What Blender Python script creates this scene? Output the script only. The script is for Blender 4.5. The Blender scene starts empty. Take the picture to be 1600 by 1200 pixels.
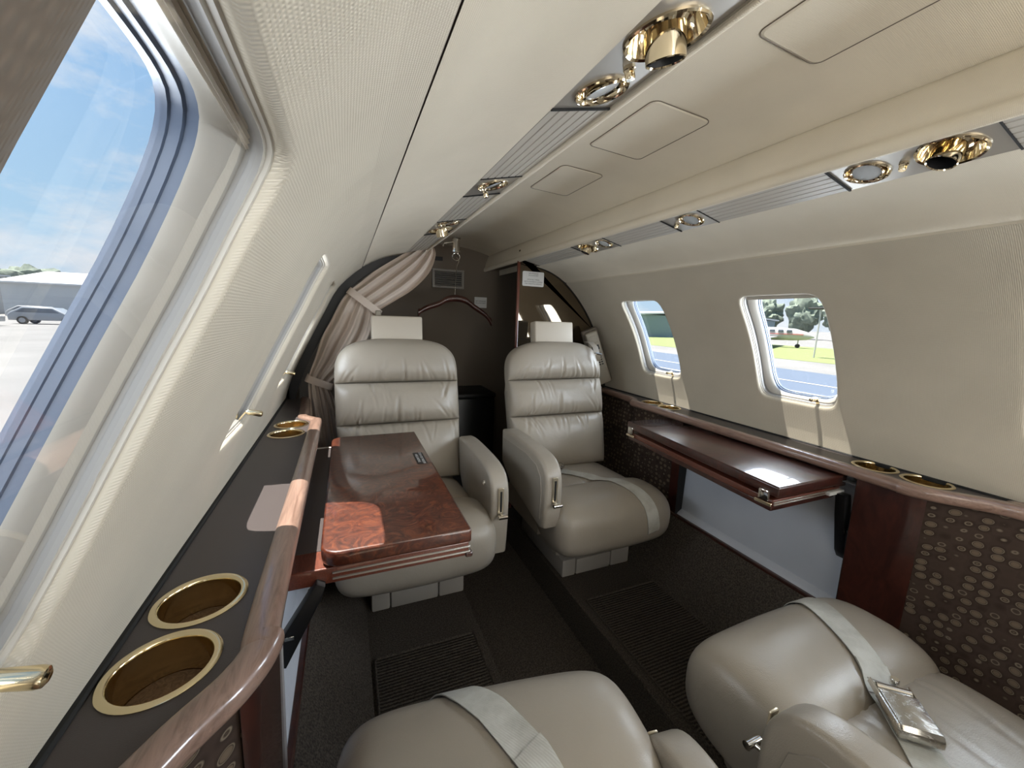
import bpy, bmesh, math, random
from mathutils import Vector, Matrix, noise
from mathutils.bvhtree import BVHTree
random.seed(7)
sc = bpy.context.scene
COL = sc.collection
PI = math.pi

# ------------------------------------------------------------------ camera
F_PX, VPX, VPY, SLOPE = 615.0, 539.0, 489.0, 0.037
a = Vector((VPX-800, VPY-600, F_PX)).normalized()           # aft (+Y) in x-right, y-down, z-forward
nrm = Vector((VPX-800, VPY-600, F_PX)).cross(Vector((VPX-800+1000, VPY-600+1000*SLOPE, F_PX))).normalized()
if nrm.y > 0: nrm = -nrm
xr = a.cross(nrm)
Rw = Matrix((xr, a, nrm))                                   # camera(cv) -> world
cv2bl = Matrix(((1, 0, 0), (0, -1, 0), (0, 0, -1)))
cam_d = bpy.data.cameras.new('camera'); cam = bpy.data.objects.new('camera', cam_d); COL.objects.link(cam)
cam.matrix_world = (Rw @ cv2bl).to_4x4()
cam_d.sensor_fit = 'HORIZONTAL'; cam_d.sensor_width = 36.0
cam_d.lens = F_PX/1600*36.0
cam_d.clip_start = 0.005; cam_d.clip_end = 2000
sc.camera = cam
sc.view_settings.view_transform = 'Standard'; sc.view_settings.look = 'None'
sc.view_settings.gamma = 1; sc.view_settings.use_curve_mapping = False
sc.view_settings.exposure = 0.06
sc.cycles.max_bounces = 10; sc.cycles.diffuse_bounces = 5; sc.cycles.glossy_bounces = 5
sc.cycles.transparent_max_bounces = 16; sc.cycles.sample_clamp_indirect = 6
sc.cycles.caustics_reflective = False; sc.cycles.caustics_refractive = False

# ------------------------------------------------------------------ sky, sun, area lights
W = bpy.data.worlds.new('world'); sc.world = W; W.use_nodes = True
nt = W.node_tree; nt.nodes.clear()
def wn(t, **k):
    n = nt.nodes.new(t)
    for q, v in k.items(): setattr(n, q, v)
    return n
tc = wn('ShaderNodeTexCoord'); sep = wn('ShaderNodeSeparateXYZ'); nt.links.new(tc.outputs['Generated'], sep.inputs[0])
ramp = wn('ShaderNodeValToRGB'); nt.links.new(sep.outputs['Z'], ramp.inputs[0])
cr = ramp.color_ramp; cr.elements[0].position = 0.0; cr.elements[0].color = (0.62, 0.78, 0.93, 1)
cr.elements[1].position = 0.9; cr.elements[1].color = (0.20, 0.42, 0.80, 1)
e = cr.elements.new(0.12); e.color = (0.52, 0.76, 0.97, 1)
e = cr.elements.new(0.45); e.color = (0.36, 0.61, 0.95, 1)
mp = wn('ShaderNodeMapping'); mp.inputs['Scale'].default_value = (1, 1, 2.2); nt.links.new(tc.outputs['Generated'], mp.inputs[0])
nz = wn('ShaderNodeTexNoise'); nz.inputs['Scale'].default_value = 2.6; nz.inputs['Detail'].default_value = 9; nz.inputs['Roughness'].default_value = .62
nt.links.new(mp.outputs[0], nz.inputs[0])
r2 = wn('ShaderNodeValToRGB'); r2.color_ramp.elements[0].position = .47; r2.color_ramp.elements[1].position = .63
r2.color_ramp.elements[0].color = (0, 0, 0, 1); r2.color_ramp.elements[1].color = (1, 1, 1, 1)
nt.links.new(nz.outputs[0], r2.inputs[0])
mx = wn('ShaderNodeMix', data_type='RGBA'); nt.links.new(r2.outputs[0], mx.inputs['Factor']); nt.links.new(ramp.outputs[0], mx.inputs['A'])
mx.inputs['B'].default_value = (0.93, 0.96, 1.0, 1)
bg = wn('ShaderNodeBackground'); bg.inputs['Strength'].default_value = 1.05
nt.links.new(mx.outputs['Result'], bg.inputs[0])
wo = wn('ShaderNodeOutputWorld'); nt.links.new(bg.outputs[0], wo.inputs[0])

def light(name, kind, energy, color, loc, direction, **k):
    d = bpy.data.lights.new(name, kind); d.energy = energy; d.color = color
    for q, v in k.items(): setattr(d, q, v)
    o = bpy.data.objects.new(name, d); COL.objects.link(o); o.location = loc
    o.rotation_euler = Vector(direction).to_track_quat('-Z', 'Y').to_euler()
    return o
light('sun', 'SUN', 16.0, (1.0, .93, .82), (-3, 0, 8), (.25, -.16, -.95), angle=math.radians(.6))
# unseen fill lamps added ahead of the frame to brighten the cabin
light('forward_fill', 'AREA', 17.0, (1.0, .95, .87), (.5, -1.15, -.50), (0, .75, .66), shape='RECTANGLE', size=1.0, size_y=.75)
light('forward_fill', 'AREA', 5.0, (1.0, .96, .90), (.5, -.60, .19), (0, .40, -.92), shape='RECTANGLE', size=.7, size_y=.3)
# fill lamps added outside the cabin windows to boost the daylight
for i, y in enumerate((-.88, -.35, .18, .71, 1.24)):
    k = (1.3, 1.5, 1.3, .72, .5)[i]
    light('window_fill', 'AREA', 31.0*k, (.84, .92, 1.0), (1.44, y, -.10), (-1, 0, .16), shape='RECTANGLE', size=.62, size_y=.60)
    if i != 2: light('window_fill', 'AREA', 9.0 if i == 1 else 21.0*k, (.88, .94, 1.0), (-.44, y+(.05 if i > 2 else 0), -.10), (1, 0, .16), shape='RECTANGLE', size=.62, size_y=.60)

# ------------------------------------------------------------------ helpers
ORG = {}
def V(*p): return Vector(p)
def meta(o, label=None, cat=None, group=None, kind=None):
    if label: o['label'] = label
    if cat: o['category'] = cat
    if group: o['group'] = group
    if kind: o['kind'] = kind
    return o
def thing(name, label, cat, loc=(0, 0, 0), rot=(0, 0, 0), group=None, kind=None):
    o = bpy.data.objects.new(name, None); COL.objects.link(o)
    o.location = loc; o.rotation_euler = rot; o.empty_display_size = .05
    ORG[o.name] = Vector(loc)
    return meta(o, label, cat, group, kind)
def mk(name, verts, faces, smooth=True, uvs=None, angle=40):
    me = bpy.data.meshes.new(name)
    me.from_pydata([tuple(v) for v in verts], [], faces)
    if uvs:
        l = me.uv_layers.new(name='UVMap')
        for p in me.polygons:
            for li in p.loop_indices: l.data[li].uv = uvs[me.loops[li].vertex_index]
    me.update()
    bm = bmesh.new(); bm.from_mesh(me)
    bmesh.ops.recalc_face_normals(bm, faces=bm.faces[:]); bm.to_mesh(me); bm.free()
    if smooth:
        for p in me.polygons: p.use_smooth = True
        me.set_sharp_from_angle(angle=math.radians(angle))
    return me
def link(name, me, mat, parent=None):
    o = bpy.data.objects.new(name, me); COL.objects.link(o)
    if mat is not None and not me.materials: me.materials.append(mat)
    if parent is not None: o.parent = parent
    ORG[o.name] = Vector((0, 0, 0))
    return o
def obj(name, verts, faces, mat, parent=None, local=False, **k):
    """verts in world unless local (then in the parent's space)."""
    if parent is not None and not local:
        p = parent; off = Vector((0, 0, 0))
        while p is not None: off += ORG.get(p.name, Vector((0, 0, 0))); p = p.parent
        verts = [Vector(v)-off for v in verts]
    if parent is None and not local and len(verts) and k.pop('center', True):
        c = Vector((0, 0, 0))
        for v in verts: c += Vector(v)
        c /= len(verts); zmin = min(v[2] for v in verts); c.z = zmin
        o = link(name, mk(name, [Vector(v)-c for v in verts], faces, **k), mat); o.location = c; ORG[o.name] = c
        return o
    k.pop('center', None)
    return link(name, mk(name, verts, faces, **k), mat, parent)
def grid_faces(nr, nc, close=False, off=0):
    f = []
    for i in range(nr-1):
        for j in range(nc if close else nc-1):
            b = (j+1) % nc
            f.append((off+i*nc+j, off+i*nc+b, off+(i+1)*nc+b, off+(i+1)*nc+j))
    return f
def loft(rings, close=True, cap0=False, cap1=False):
    n = len(rings[0]); vs = [Vector(p) for r in rings for p in r]
    f = grid_faces(len(rings), n, close)
    if cap0: f.append(tuple(range(n)))
    if cap1: f.append(tuple((len(rings)-1)*n+j for j in range(n)))
    return vs, f
def merge(*parts):
    vs, fs = [], []
    for v, f in parts:
        o = len(vs); vs += list(v); fs += [tuple(i+o for i in q) for q in f]
    return vs, fs
def box(x0, x1, y0, y1, z0, z1, bev=0.0, seg=2):
    bm = bmesh.new(); bmesh.ops.create_cube(bm, size=1)
    for v in bm.verts: v.co = Vector((x0+(v.co.x+.5)*(x1-x0), y0+(v.co.y+.5)*(y1-y0), z0+(v.co.z+.5)*(z1-z0)))
    if bev: bmesh.ops.bevel(bm, geom=bm.edges[:], offset=bev, segments=seg, profile=.5, affect='EDGES')
    return from_bm(bm)
def from_bm(bm):
    bm.verts.index_update(); vs = [v.co.copy() for v in bm.verts]; fs = [tuple(v.index for v in f.verts) for f in bm.faces]; bm.free()
    return vs, fs
def xform(vf, M):
    return [M @ Vector(v) for v in vf[0]], vf[1]
def prism(poly, h, axis='z', bev=0.0, seg=2, base=0.0):
    """poly: 2D outline; extruded h from base along axis. axis x: poly=(y,z); y: poly=(x,z); z: poly=(x,y)"""
    bm = bmesh.new()
    def p3(p, t): return {'x': (t, p[0], p[1]), 'y': (p[0], t, p[1]), 'z': (p[0], p[1], t)}[axis]
    A = [bm.verts.new(p3(p, base)) for p in poly]; B = [bm.verts.new(p3(p, base+h)) for p in poly]
    n = len(poly); bm.faces.new(A); bm.faces.new(B[::-1])
    for i in range(n): bm.faces.new((A[i], B[i], B[(i+1) % n], A[(i+1) % n]))
    bmesh.ops.recalc_face_normals(bm, faces=bm.faces[:])
    if bev:
        es = [e for e in bm.edges if abs((e.verts[0].co-e.verts[1].co).dot({'x': V(1,0,0), 'y': V(0,1,0), 'z': V(0,0,1)}[axis])) < 1e-7]
        bmesh.ops.bevel(bm, geom=es, offset=bev, segments=seg, profile=.5, affect='EDGES')
    return from_bm(bm)
def rrect(x0, x1, y0, y1, r, n=6):
    out = []
    for cx, cy, a0 in ((x1-r, y1-r, 0), (x0+r, y1-r, PI/2), (x0+r, y0+r, PI), (x1-r, y0+r, 1.5*PI)):
        for i in range(n+1):
            t = a0+PI/2*i/n; out.append((cx+r*math.cos(t), cy+r*math.sin(t)))
    return out
def lathe(prof, n=32, c=(0, 0, 0), cap0=False, cap1=False):
    return loft([[Vector((c[0]+r*math.cos(2*PI*k/n), c[1]+r*math.sin(2*PI*k/n), c[2]+z)) for k in range(n)] for r, z in prof], True, cap0, cap1)
def tube(pts, r, n=10, close=False, caps=True):
    pts = [Vector(p) for p in pts]; rings = []; m = len(pts); up = None
    for i, p in enumerate(pts):
        if close: d = pts[(i+1) % m]-pts[i-1]
        else: d = pts[min(i+1, m-1)]-pts[max(i-1, 0)]
        d.normalize()
        if up is None: up = d.orthogonal().normalized()
        s = d.cross(up); s.normalize(); up = s.cross(d).normalized()
        rr = r[i] if isinstance(r, (list, tuple)) else r
        rings.append([p+s*rr*math.cos(2*PI*k/n)+up*rr*math.sin(2*PI*k/n) for k in range(n)])
    if close: rings.append(rings[0])
    return loft(rings, True, caps and not close, caps and not close)
def cyl(p0, p1, r, n=16): return tube([p0, p1], r, n)
def catmull(pts, m=8):
    pts = [Vector(p) for p in pts]; out = []
    for i in range(len(pts)-1):
        p0 = pts[max(i-1, 0)]; p1 = pts[i]; p2 = pts[i+1]; p3 = pts[min(i+2, len(pts)-1)]
        for k in range(m):
            t = k/m
            out.append(.5*((2*p1)+(p2-p0)*t+(2*p0-5*p1+4*p2-p3)*t*t+(3*p1-p0-3*p2+p3)*t*t*t))
    out.append(pts[-1]); return out
def sgn_pow(v, p): return math.copysign(abs(v)**p, v)
def holed(outer, holes, z=0.0, n_axis='z'):
    """flat plate with holes (list of closed 2D loops)"""
    bm = bmesh.new(); es = []
    for lp in [outer]+holes:
        vs = [bm.verts.new((p[0], p[1], z)) for p in lp]
        for i in range(len(vs)): es.append(bm.edges.new((vs[i], vs[(i+1) % len(vs)])))
    bmesh.ops.triangle_fill(bm, edges=es, use_beauty=True, use_dissolve=False)
    return from_bm(bm)
def circle(cx, cy, r, n=32): return [(cx+r*math.cos(2*PI*k/n), cy+r*math.sin(2*PI*k/n)) for k in range(n)]
def text_mesh(body, size, align='CENTER'):
    cu = bpy.data.curves.new('lettering', 'FONT'); cu.body = body; cu.size = size; cu.align_x = align; cu.align_y = 'CENTER'; cu.space_line = 1.15
    o = bpy.data.objects.new('lettering', cu); COL.objects.link(o)
    dg = bpy.context.evaluated_depsgraph_get(); me = bpy.data.meshes.new_from_object(o.evaluated_get(dg))
    vs = [v.co.copy() for v in me.vertices]; fs = [tuple(p.vertices) for p in me.polygons]
    bpy.data.objects.remove(o); bpy.data.meshes.remove(me)
    return vs, fs

# ------------------------------------------------------------------ materials
def mat(name, col, rough=.5, metal=0.0, spec=.5, coat=0.0, coat_rough=.05, sheen=0.0):
    m = bpy.data.materials.new(name); m.use_nodes = True
    b = m.node_tree.nodes['Principled BSDF']
    b.inputs['Base Color'].default_value = (*col, 1); b.inputs['Roughness'].default_value = rough; b.inputs['Metallic'].default_value = metal
    b.inputs['Specular IOR Level'].default_value = spec; b.inputs['Coat Weight'].default_value = coat; b.inputs['Coat Roughness'].default_value = coat_rough
    b.inputs['Sheen Weight'].default_value = sheen
    return m
def N(m, t, **k):
    n = m.node_tree.nodes.new(t)
    for q, v in k.items(): setattr(n, q, v)
    return n
def L(m, o, i): m.node_tree.links.new(o, i)
def bsdf(m): return m.node_tree.nodes['Principled BSDF']
def coords(m, kind='Object', scale=(1, 1, 1)):
    t = N(m, 'ShaderNodeTexCoord'); p = N(m, 'ShaderNodeMapping'); p.inputs['Scale'].default_value = scale
    L(m, t.outputs[kind], p.inputs[0]); return p.outputs[0]
def noise_n(m, vec, scale, detail=3, rough=.5, dist=0):
    n = N(m, 'ShaderNodeTexNoise'); n.inputs['Scale'].default_value = scale; n.inputs['Detail'].default_value = detail
    n.inputs['Roughness'].default_value = rough; n.inputs['Distortion'].default_value = dist; L(m, vec, n.inputs[0]); return n.outputs[0]
def ramp_n(m, fac, stops):
    r = N(m, 'ShaderNodeValToRGB'); L(m, fac, r.inputs[0])
    while len(r.color_ramp.elements) > 2: r.color_ramp.elements.remove(r.color_ramp.elements[-1])
    for i, (p, c) in enumerate(stops):
        e = r.color_ramp.elements[i] if i < 2 else r.color_ramp.elements.new(p)
        e.position = p; e.color = (*c, 1)
    return r.outputs[0]
def bump_n(m, h, strength=.3, dist=.001):
    b = N(m, 'ShaderNodeBump'); b.inputs['Strength'].default_value = strength; b.inputs['Distance'].default_value = dist
    L(m, h, b.inputs['Height']); L(m, b.outputs[0], bsdf(m).inputs['Normal']); return b
def math_n(m, op, a, b):
    n = N(m, 'ShaderNodeMath', operation=op)
    for i, v in enumerate((a, b)):
        if isinstance(v, (int, float)): n.inputs[i].default_value = v
        else: L(m, v, n.inputs[i])
    return n.outputs[0]

def weave(name, col, period, strength, kind='UV'):
    m = mat(name, col, .92, spec=.15, sheen=.08)
    v = coords(m, kind); hs = []
    for d in ('X', 'Y'):
        w = N(m, 'ShaderNodeTexWave', wave_type='BANDS', bands_direction=d)
        w.inputs['Scale'].default_value = 2*PI/(20*period); w.inputs['Distortion'].default_value = .5; w.inputs['Detail'].default_value = 0; w.inputs['Detail Scale'].default_value = 2
        L(m, v, w.inputs[0]); hs.append(w.outputs['Fac'])
    h = math_n(m, 'MULTIPLY', hs[0], hs[1])
    bump_n(m, h, strength, period*.35)
    n = noise_n(m, v, 9, 4); dark = tuple(c*.93 for c in col)
    base = ramp_n(m, n, [(.3, dark), (.7, col)])
    mxx = N(m, 'ShaderNodeMix', data_type='RGBA', blend_type='MULTIPLY'); mxx.inputs['Factor'].default_value = .35
    L(m, base, mxx.inputs['A']); L(m, ramp_n(m, h, [(.0, (.72, .70, .66)), (.5, (1, 1, 1))]), mxx.inputs['B'])
    L(m, mxx.outputs['Result'], bsdf(m).inputs['Base Color'])
    return m
M = {}
M['liner'] = weave('woven_cream_lining', (.61, .555, .455), .0024, .4)
M['ceil'] = weave('fine_cream_headliner', (.72, .655, .535), .0016, .35)
def leather(name, col):
    m = mat(name, col, .36, spec=.5, coat=.12, coat_rough=.25)
    v = coords(m)
    vo = N(m, 'ShaderNodeTexVoronoi', feature='DISTANCE_TO_EDGE'); vo.inputs['Scale'].default_value = 420; L(m, v, vo.inputs[0])
    big = noise_n(m, v, 22, 4, .6, 1.2)
    h = math_n(m, 'ADD', math_n(m, 'MULTIPLY', vo.outputs['Distance'], .5), math_n(m, 'MULTIPLY', big, 1.6))
    bump_n(m, h, .22, .0022)
    L(m, ramp_n(m, noise_n(m, v, 7, 3), [(.3, tuple(c*.9 for c in col)), (.7, col)]), bsdf(m).inputs['Base Color'])
    L(m, ramp_n(m, noise_n(m, v, 14, 4), [(.3, (.30,)*3), (.75, (.46,)*3)]), bsdf(m).inputs['Roughness'])
    return m
M['leather'] = leather('taupe_leather', (.34, .302, .25))
M['headrest'] = mat('cream_leather', (.47, .42, .345), .5)
M['gusset'] = leather('taupe_side_leather', (.31, .277, .232))
M['carpet'] = mat('dark_brown_carpet', (.034, .028, .023), 1.0, spec=.1)
v = coords(M['carpet']); n_ = noise_n(M['carpet'], v, 420, 3); bump_n(M['carpet'], n_, .8, .004)
L(M['carpet'], ramp_n(M['carpet'], noise_n(M['carpet'], v, 260, 2), [(.35, (.042, .035, .029)), (.7, (.105, .088, .072))]), bsdf(M['carpet']).inputs['Base Color'])
def ribbed():
    m = mat('ribbed_brown_carpet', (.034, .028, .023), 1.0, spec=.1); v = coords(m)
    w = N(m, 'ShaderNodeTexWave', wave_type='BANDS', bands_direction='Y'); w.inputs['Scale'].default_value = 2*PI/(20*.009); w.inputs['Distortion'].default_value = 2.5; w.inputs['Detail Scale'].default_value = 6
    L(m, v, w.inputs[0]); bump_n(m, math_n(m, 'ADD', w.outputs['Fac'], noise_n(m, v, 400, 2)), .9, .004)
    L(m, ramp_n(m, w.outputs['Fac'], [(.2, (.036, .030, .024)), (.8, (.098, .082, .066))]), bsdf(m).inputs['Base Color'])
    return m
M['ribbed'] = ribbed()
def wood(name, stops, scale, stretch, rough=.12, coat=1.0, dist=2.5):
    m = mat(name, stops[0][1], rough if coat == 0 else .35, coat=coat, coat_rough=.04)
    v = coords(m, 'Object', stretch)
    L(m, ramp_n(m, noise_n(m, v, scale, 8, .65, dist), stops), bsdf(m).inputs['Base Color'])
    return m
M['burl'] = wood('polished_burl_mahogany', [(.30, (.022, .005, .003)), (.50, (.072, .017, .008)), (.72, (.17, .046, .017))], 26, (1, 1, 1), dist=3)
M['mahog'] = wood('dark_gloss_mahogany', [(.30, (.022, .006, .004)), (.70, (.070, .018, .011))], 9, (1.6, 1.6, .8))
M['edgewood'] = wood('red_mahogany_edge', [(.30, (.07, .018, .010)), (.70, (.18, .05, .028))], 30, (6, 1, 6))
M['rail'] = wood('walnut_rail', [(.28, (.145, .085, .063)), (.52, (.25, .158, .122)), (.75, (.32, .205, .158))], 22, (5, .45, 5), dist=1.2)
M['rail'].node_tree.nodes['Principled BSDF'].inputs['Coat Roughness'].default_value = .12
M['vinyl'] = mat('dark_brown_ledge_leather', (.062, .052, .052), .36, spec=.4)
vv = coords(M['vinyl']); bump_n(M['vinyl'], noise_n(M['vinyl'], vv, 900, 2), .25, .0006)
M['black'] = mat('black_satin_paint', (.008, .008, .009), .35)
M['gap'] = mat('black_rubber_gap', (.006, .006, .006), .8)
M['brass'] = mat('polished_brass', (.84, .71, .46), .13, 1.0)
v = coords(M['brass']); L(M['brass'], ramp_n(M['brass'], noise_n(M['brass'], v, 60, 4), [(.3, (.10,)*3), (.8, (.24,)*3)]), bsdf(M['brass']).inputs['Roughness'])
M['gold'] = mat('bright_gold_plate', (.86, .755, .565), .07, 1.0)
M['satingold'] = mat('satin_gold_plate', (.82, .72, .54), .34, .9)
M['chrome'] = mat('chrome', (.80, .78, .74), .10, 1.0)
M['steel'] = mat('worn_satin_steel', (.62, .60, .56), .22, 1.0)
v = coords(M['steel']); L(M['steel'], ramp_n(M['steel'], noise_n(M['steel'], v, 90, 6, .7), [(.35, (.12,)*3), (.8, (.42,)*3)]), bsdf(M['steel']).inputs['Roughness'])
M['plate'] = mat('bronze_satin_plate', (.40, .37, .325), .36, .55)
M['lens'] = mat('ribbed_light_lens', (.44, .41, .36), .42, spec=.35)
M['glassy'] = mat('frosted_lamp_lens', (.50, .53, .55), .15, spec=.8, coat=.6)
M['dark'] = mat('dark_recess', (.004, .004, .005), .5)
M['plastic'] = mat('cream_window_plastic', (.50, .47, .415), .45)
M['plasticd'] = mat('grey_window_track', (.30, .29, .275), .45)
M['seal'] = mat('blue_grey_window_seal', (.10, .13, .19), .4)
M['shade'] = mat('cream_pleated_shade', (.55, .50, .43), .8)
M['white'] = mat('pale_grey_panel_paint', (.52, .55, .60), .45)
vw = coords(M['white']); L(M['white'], ramp_n(M['white'], noise_n(M['white'], vw, 5, 3), [(.3, (.51, .54, .60)), (.7, (.56, .59, .65))]), bsdf(M['white']).inputs['Base Color'])
M['belt'] = mat('pale_grey_webbing', (.50, .50, .46), .7)
vb = coords(M['belt'])
wv = N(M['belt'], 'ShaderNodeTexWave', wave_type='BANDS', bands_direction='DIAGONAL'); wv.inputs['Scale'].default_value = 150; L(M['belt'], vb, wv.inputs[0]); bump_n(M['belt'], wv.outputs['Fac'], .35, .0006)
L(M['belt'], ramp_n(M['belt'], noise_n(M['belt'], vb, 18, 5, .6), [(.3, (.36, .35, .31)), (.6, (.52, .52, .48))]), bsdf(M['belt']).inputs['Base Color'])
M['curtain'] = mat('taupe_curtain_cloth', (.56, .475, .405), .9, spec=.15, sheen=.1)
vc = coords(M['curtain']); bump_n(M['curtain'], noise_n(M['curtain'], vc, 500, 2), .3, .0008)
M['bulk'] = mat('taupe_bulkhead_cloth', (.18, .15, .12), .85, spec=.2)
M['bronze'] = mat('bronze_mirror_acrylic', (.16, .125, .085), .04, .8)
M['cork'] = wood('cork_cup_base', [(.3, (.13, .07, .035)), (.7, (.30, .18, .10))], 120, (1, 1, 1), .7, 0)
M['paper'] = mat('white_placard', (.70, .70, .68), .5)
M['ink'] = mat('black_ink', (.012, .012, .012), .6)
M['whiteink'] = mat('white_ink', (.80, .80, .82), .6)
M['phone'] = mat('beige_handset_plastic', (.30, .265, .21), .5)
M['phoned'] = mat('brown_handset_cradle', (.13, .105, .08), .5)
M['basep'] = mat('taupe_base_plastic', (.27, .25, .225), .5)
M['lever'] = M['chrome']
def glass(name, tint, refl):
    m = bpy.data.materials.new(name); m.use_nodes = True; m.node_tree.nodes.clear()
    o = N(m, 'ShaderNodeOutputMaterial'); t = N(m, 'ShaderNodeBsdfTransparent'); t.inputs[0].default_value = (*tint, 1)
    g = N(m, 'ShaderNodeBsdfGlossy'); g.inputs['Roughness'].default_value = .02; ge = N(m, 'ShaderNodeNewGeometry'); dt = N(m, 'ShaderNodeVectorMath', operation='DOT_PRODUCT'); L(m, ge.outputs['Normal'], dt.inputs[0]); L(m, ge.outputs['Incoming'], dt.inputs[1])
    c_ = math_n(m, 'SUBTRACT', 1.0, math_n(m, 'ABSOLUTE', dt.outputs['Value'], 0)); f0 = ((refl-1)/(refl+1))**2*1.8
    fr = math_n(m, 'MULTIPLY_ADD', math_n(m, 'POWER', c_, 5.0), 1-f0); fr.node.inputs[2].default_value = f0
    mi = N(m, 'ShaderNodeMixShader'); L(m, fr, mi.inputs[0]); L(m, t.outputs[0], mi.inputs[1]); L(m, g.outputs[0], mi.inputs[2]); L(m, mi.outputs[0], o.inputs[0])
    return m
M['pane'] = glass('window_glass', (.96, .98, 1.0), 1.45)
M['inner'] = glass('clear_acrylic_inner_pane', (.97, .97, .97), 1.35)
def pattern():
    """woven furnishing cloth with rows of pale ovals"""
    m = mat('oval_patterned_cloth', (.05, .035, .025), .8, spec=.2); u = coords(m, 'UV', (1, 1, 1))
    wob = N(m, 'ShaderNodeTexNoise'); wob.inputs['Scale'].default_value = 16; wob.inputs['Detail'].default_value = 2; L(m, u, wob.inputs[0])
    add = N(m, 'ShaderNodeVectorMath', operation='MULTIPLY_ADD'); L(m, wob.outputs['Color'], add.inputs[0]); add.inputs[1].default_value = (.007, .007, 0); L(m, u, add.inputs[2])
    vo = N(m, 'ShaderNodeTexVoronoi', feature='F1'); vo.inputs['Scale'].default_value = 47; vo.inputs['Randomness'].default_value = .42
    mp = N(m, 'ShaderNodeMapping'); mp.inputs['Scale'].default_value = (1, 1.25, 1); L(m, add.outputs[0], mp.inputs[0]); L(m, mp.outputs[0], vo.inputs[0])
    base = ramp_n(m, vo.outputs['Distance'], [(.0, (.135, .100, .070)), (.27, (.120, .088, .060)), (.30, (.032, .021, .015)), (.34, (.18, .145, .105)), (.39, (.030, .019, .014)), (.6, (.045, .029, .022))])
    sep = N(m, 'ShaderNodeSeparateColor'); L(m, vo.outputs['Color'], sep.inputs[0])
    dk = math_n(m, 'GREATER_THAN', sep.outputs[0], .70)
    inner = ramp_n(m, vo.outputs['Distance'], [(.0, (.040, .028, .022)), (.20, (.055, .038, .028)), (.24, (.17, .135, .10)), (.32, (.045, .03, .022)), (.6, (.050, .032, .024))])
    mx = N(m, 'ShaderNodeMix', data_type='RGBA'); L(m, dk, mx.inputs['Factor']); L(m, base, mx.inputs['A']); L(m, inner, mx.inputs['B'])
    L(m, mx.outputs['Result'], bsdf(m).inputs['Base Color'])
    return m
M['pattern'] = pattern()

# ------------------------------------------------------------------ cabin cross-section
XC = .505
prof_pts = [(.69, -.72), (.70, -.55), (.704, -.40), (.702, -.32), (.688, -.22), (.655, -.12), (.600, -.01), (.525, .092), (.440, .172)]
up_pts = [(.440, .172), (.363, .215), (.285, .235)]
prof_left = [(.69, -.72), (.70, -.55), (.720, -.40), (.716, -.32), (.684, -.22), (.636, -.12), (.580, -.01), (.524, .092), (.440, .172)]
fine = catmull([(p[0], 0, p[1]) for p in prof_pts+up_pts[1:]], 12)
fine_l = catmull([(p[0], 0, p[1]) for p in prof_left+up_pts[1:]], 12)
S = [0.0]
for i in range(1, len(fine)): S.append(S[-1]+(fine[i]-fine[i-1]).length)
S_SEAM = S[(len(prof_pts)-1)*12]; S_END = S[-1]
def P(s, side=1):
    s = min(max(s, 0), S_END)
    lo = 0
    for i in range(1, len(S)):
        if S[i] >= s: lo = i-1; break
    t = (s-S[lo])/max(S[lo+1]-S[lo], 1e-9)
    f_ = fine if side > 0 else fine_l
    q = f_[lo].lerp(f_[lo+1], t)
    return q.x, q.z
def s_at_z(z):
    for i in range(1, len(fine)):
        if fine[i].z >= z: return S[i-1]+(S[i]-S[i-1])*(z-fine[i-1].z)/(fine[i].z-fine[i-1].z)
def WP(side, s, y, d=0.0):
    """point of the lining; d metres outward"""
    x, z = P(s, side); x2, z2 = P(s+.004, side); x1, z1 = P(s-.004, side)
    n = Vector((z2-z1, -(x2-x1))).normalized()
    return Vector((XC+side*(x+n.x*d), y, z+n.y*d))
Y_FWD, Y_AFT = -1.475, 1.64
WY = [-1.41+.53*k for k in range(6)]                       # window centres -1.41 -.88 -.35 .18 .71 1.24
WYS = {1: WY, -1: [y+(.05 if k > 3 else 0) for k, y in enumerate(WY)]}
WIN_HW = .108; S_W0, S_W1 = s_at_z(-.207), s_at_z(.084)
SCN = (S_W0+S_W1)/2; WIN_HS = (S_W1-S_W0)/2
S_C0, S_C1 = s_at_z(-.285), s_at_z(.145)
def wloop(scale, ex=9.0):
    if scale is not None and len(scale) > 2: ex = scale[2]
    out = []
    nx, ny = 22, 14
    H0, H1 = S_C0-SCN, S_C1-SCN
    rect = [(-.265+.53*i/nx, H0) for i in range(nx)]+[(.265, H0+(H1-H0)*i/ny) for i in range(ny)]+[(.265-.53*i/nx, H1) for i in range(nx)]+[(-.265, H1-(H1-H0)*i/ny) for i in range(ny)]
    res = []
    for (u, w) in rect:
        if scale is None: res.append((u, w)); continue
        a_, b_ = WIN_HW*scale[0], WIN_HS*scale[1]
        # spread the directions evenly over the opening: warp the rectangle direction
        uu = u/.265*WIN_HW; ww = (w/H1 if w > 0 else w/-H0)*WIN_HS
        k = (abs(uu/a_)**ex+abs(ww/b_)**ex)**(-1/ex)
        res.append((uu*k, ww*k))
    return res
RINGS = [(None, 0, 0), ((1.14, 1.10), 0, .5), ((1.06, 1.05), .0, 0), ((1.03, 1.025), .0007, 0), ((1.012, 1.01), .0025, 0), ((1.002, 1.002), .006, 0), ((.997, .998), .011, 0), ((.995, .997), .030, 0)]
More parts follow.
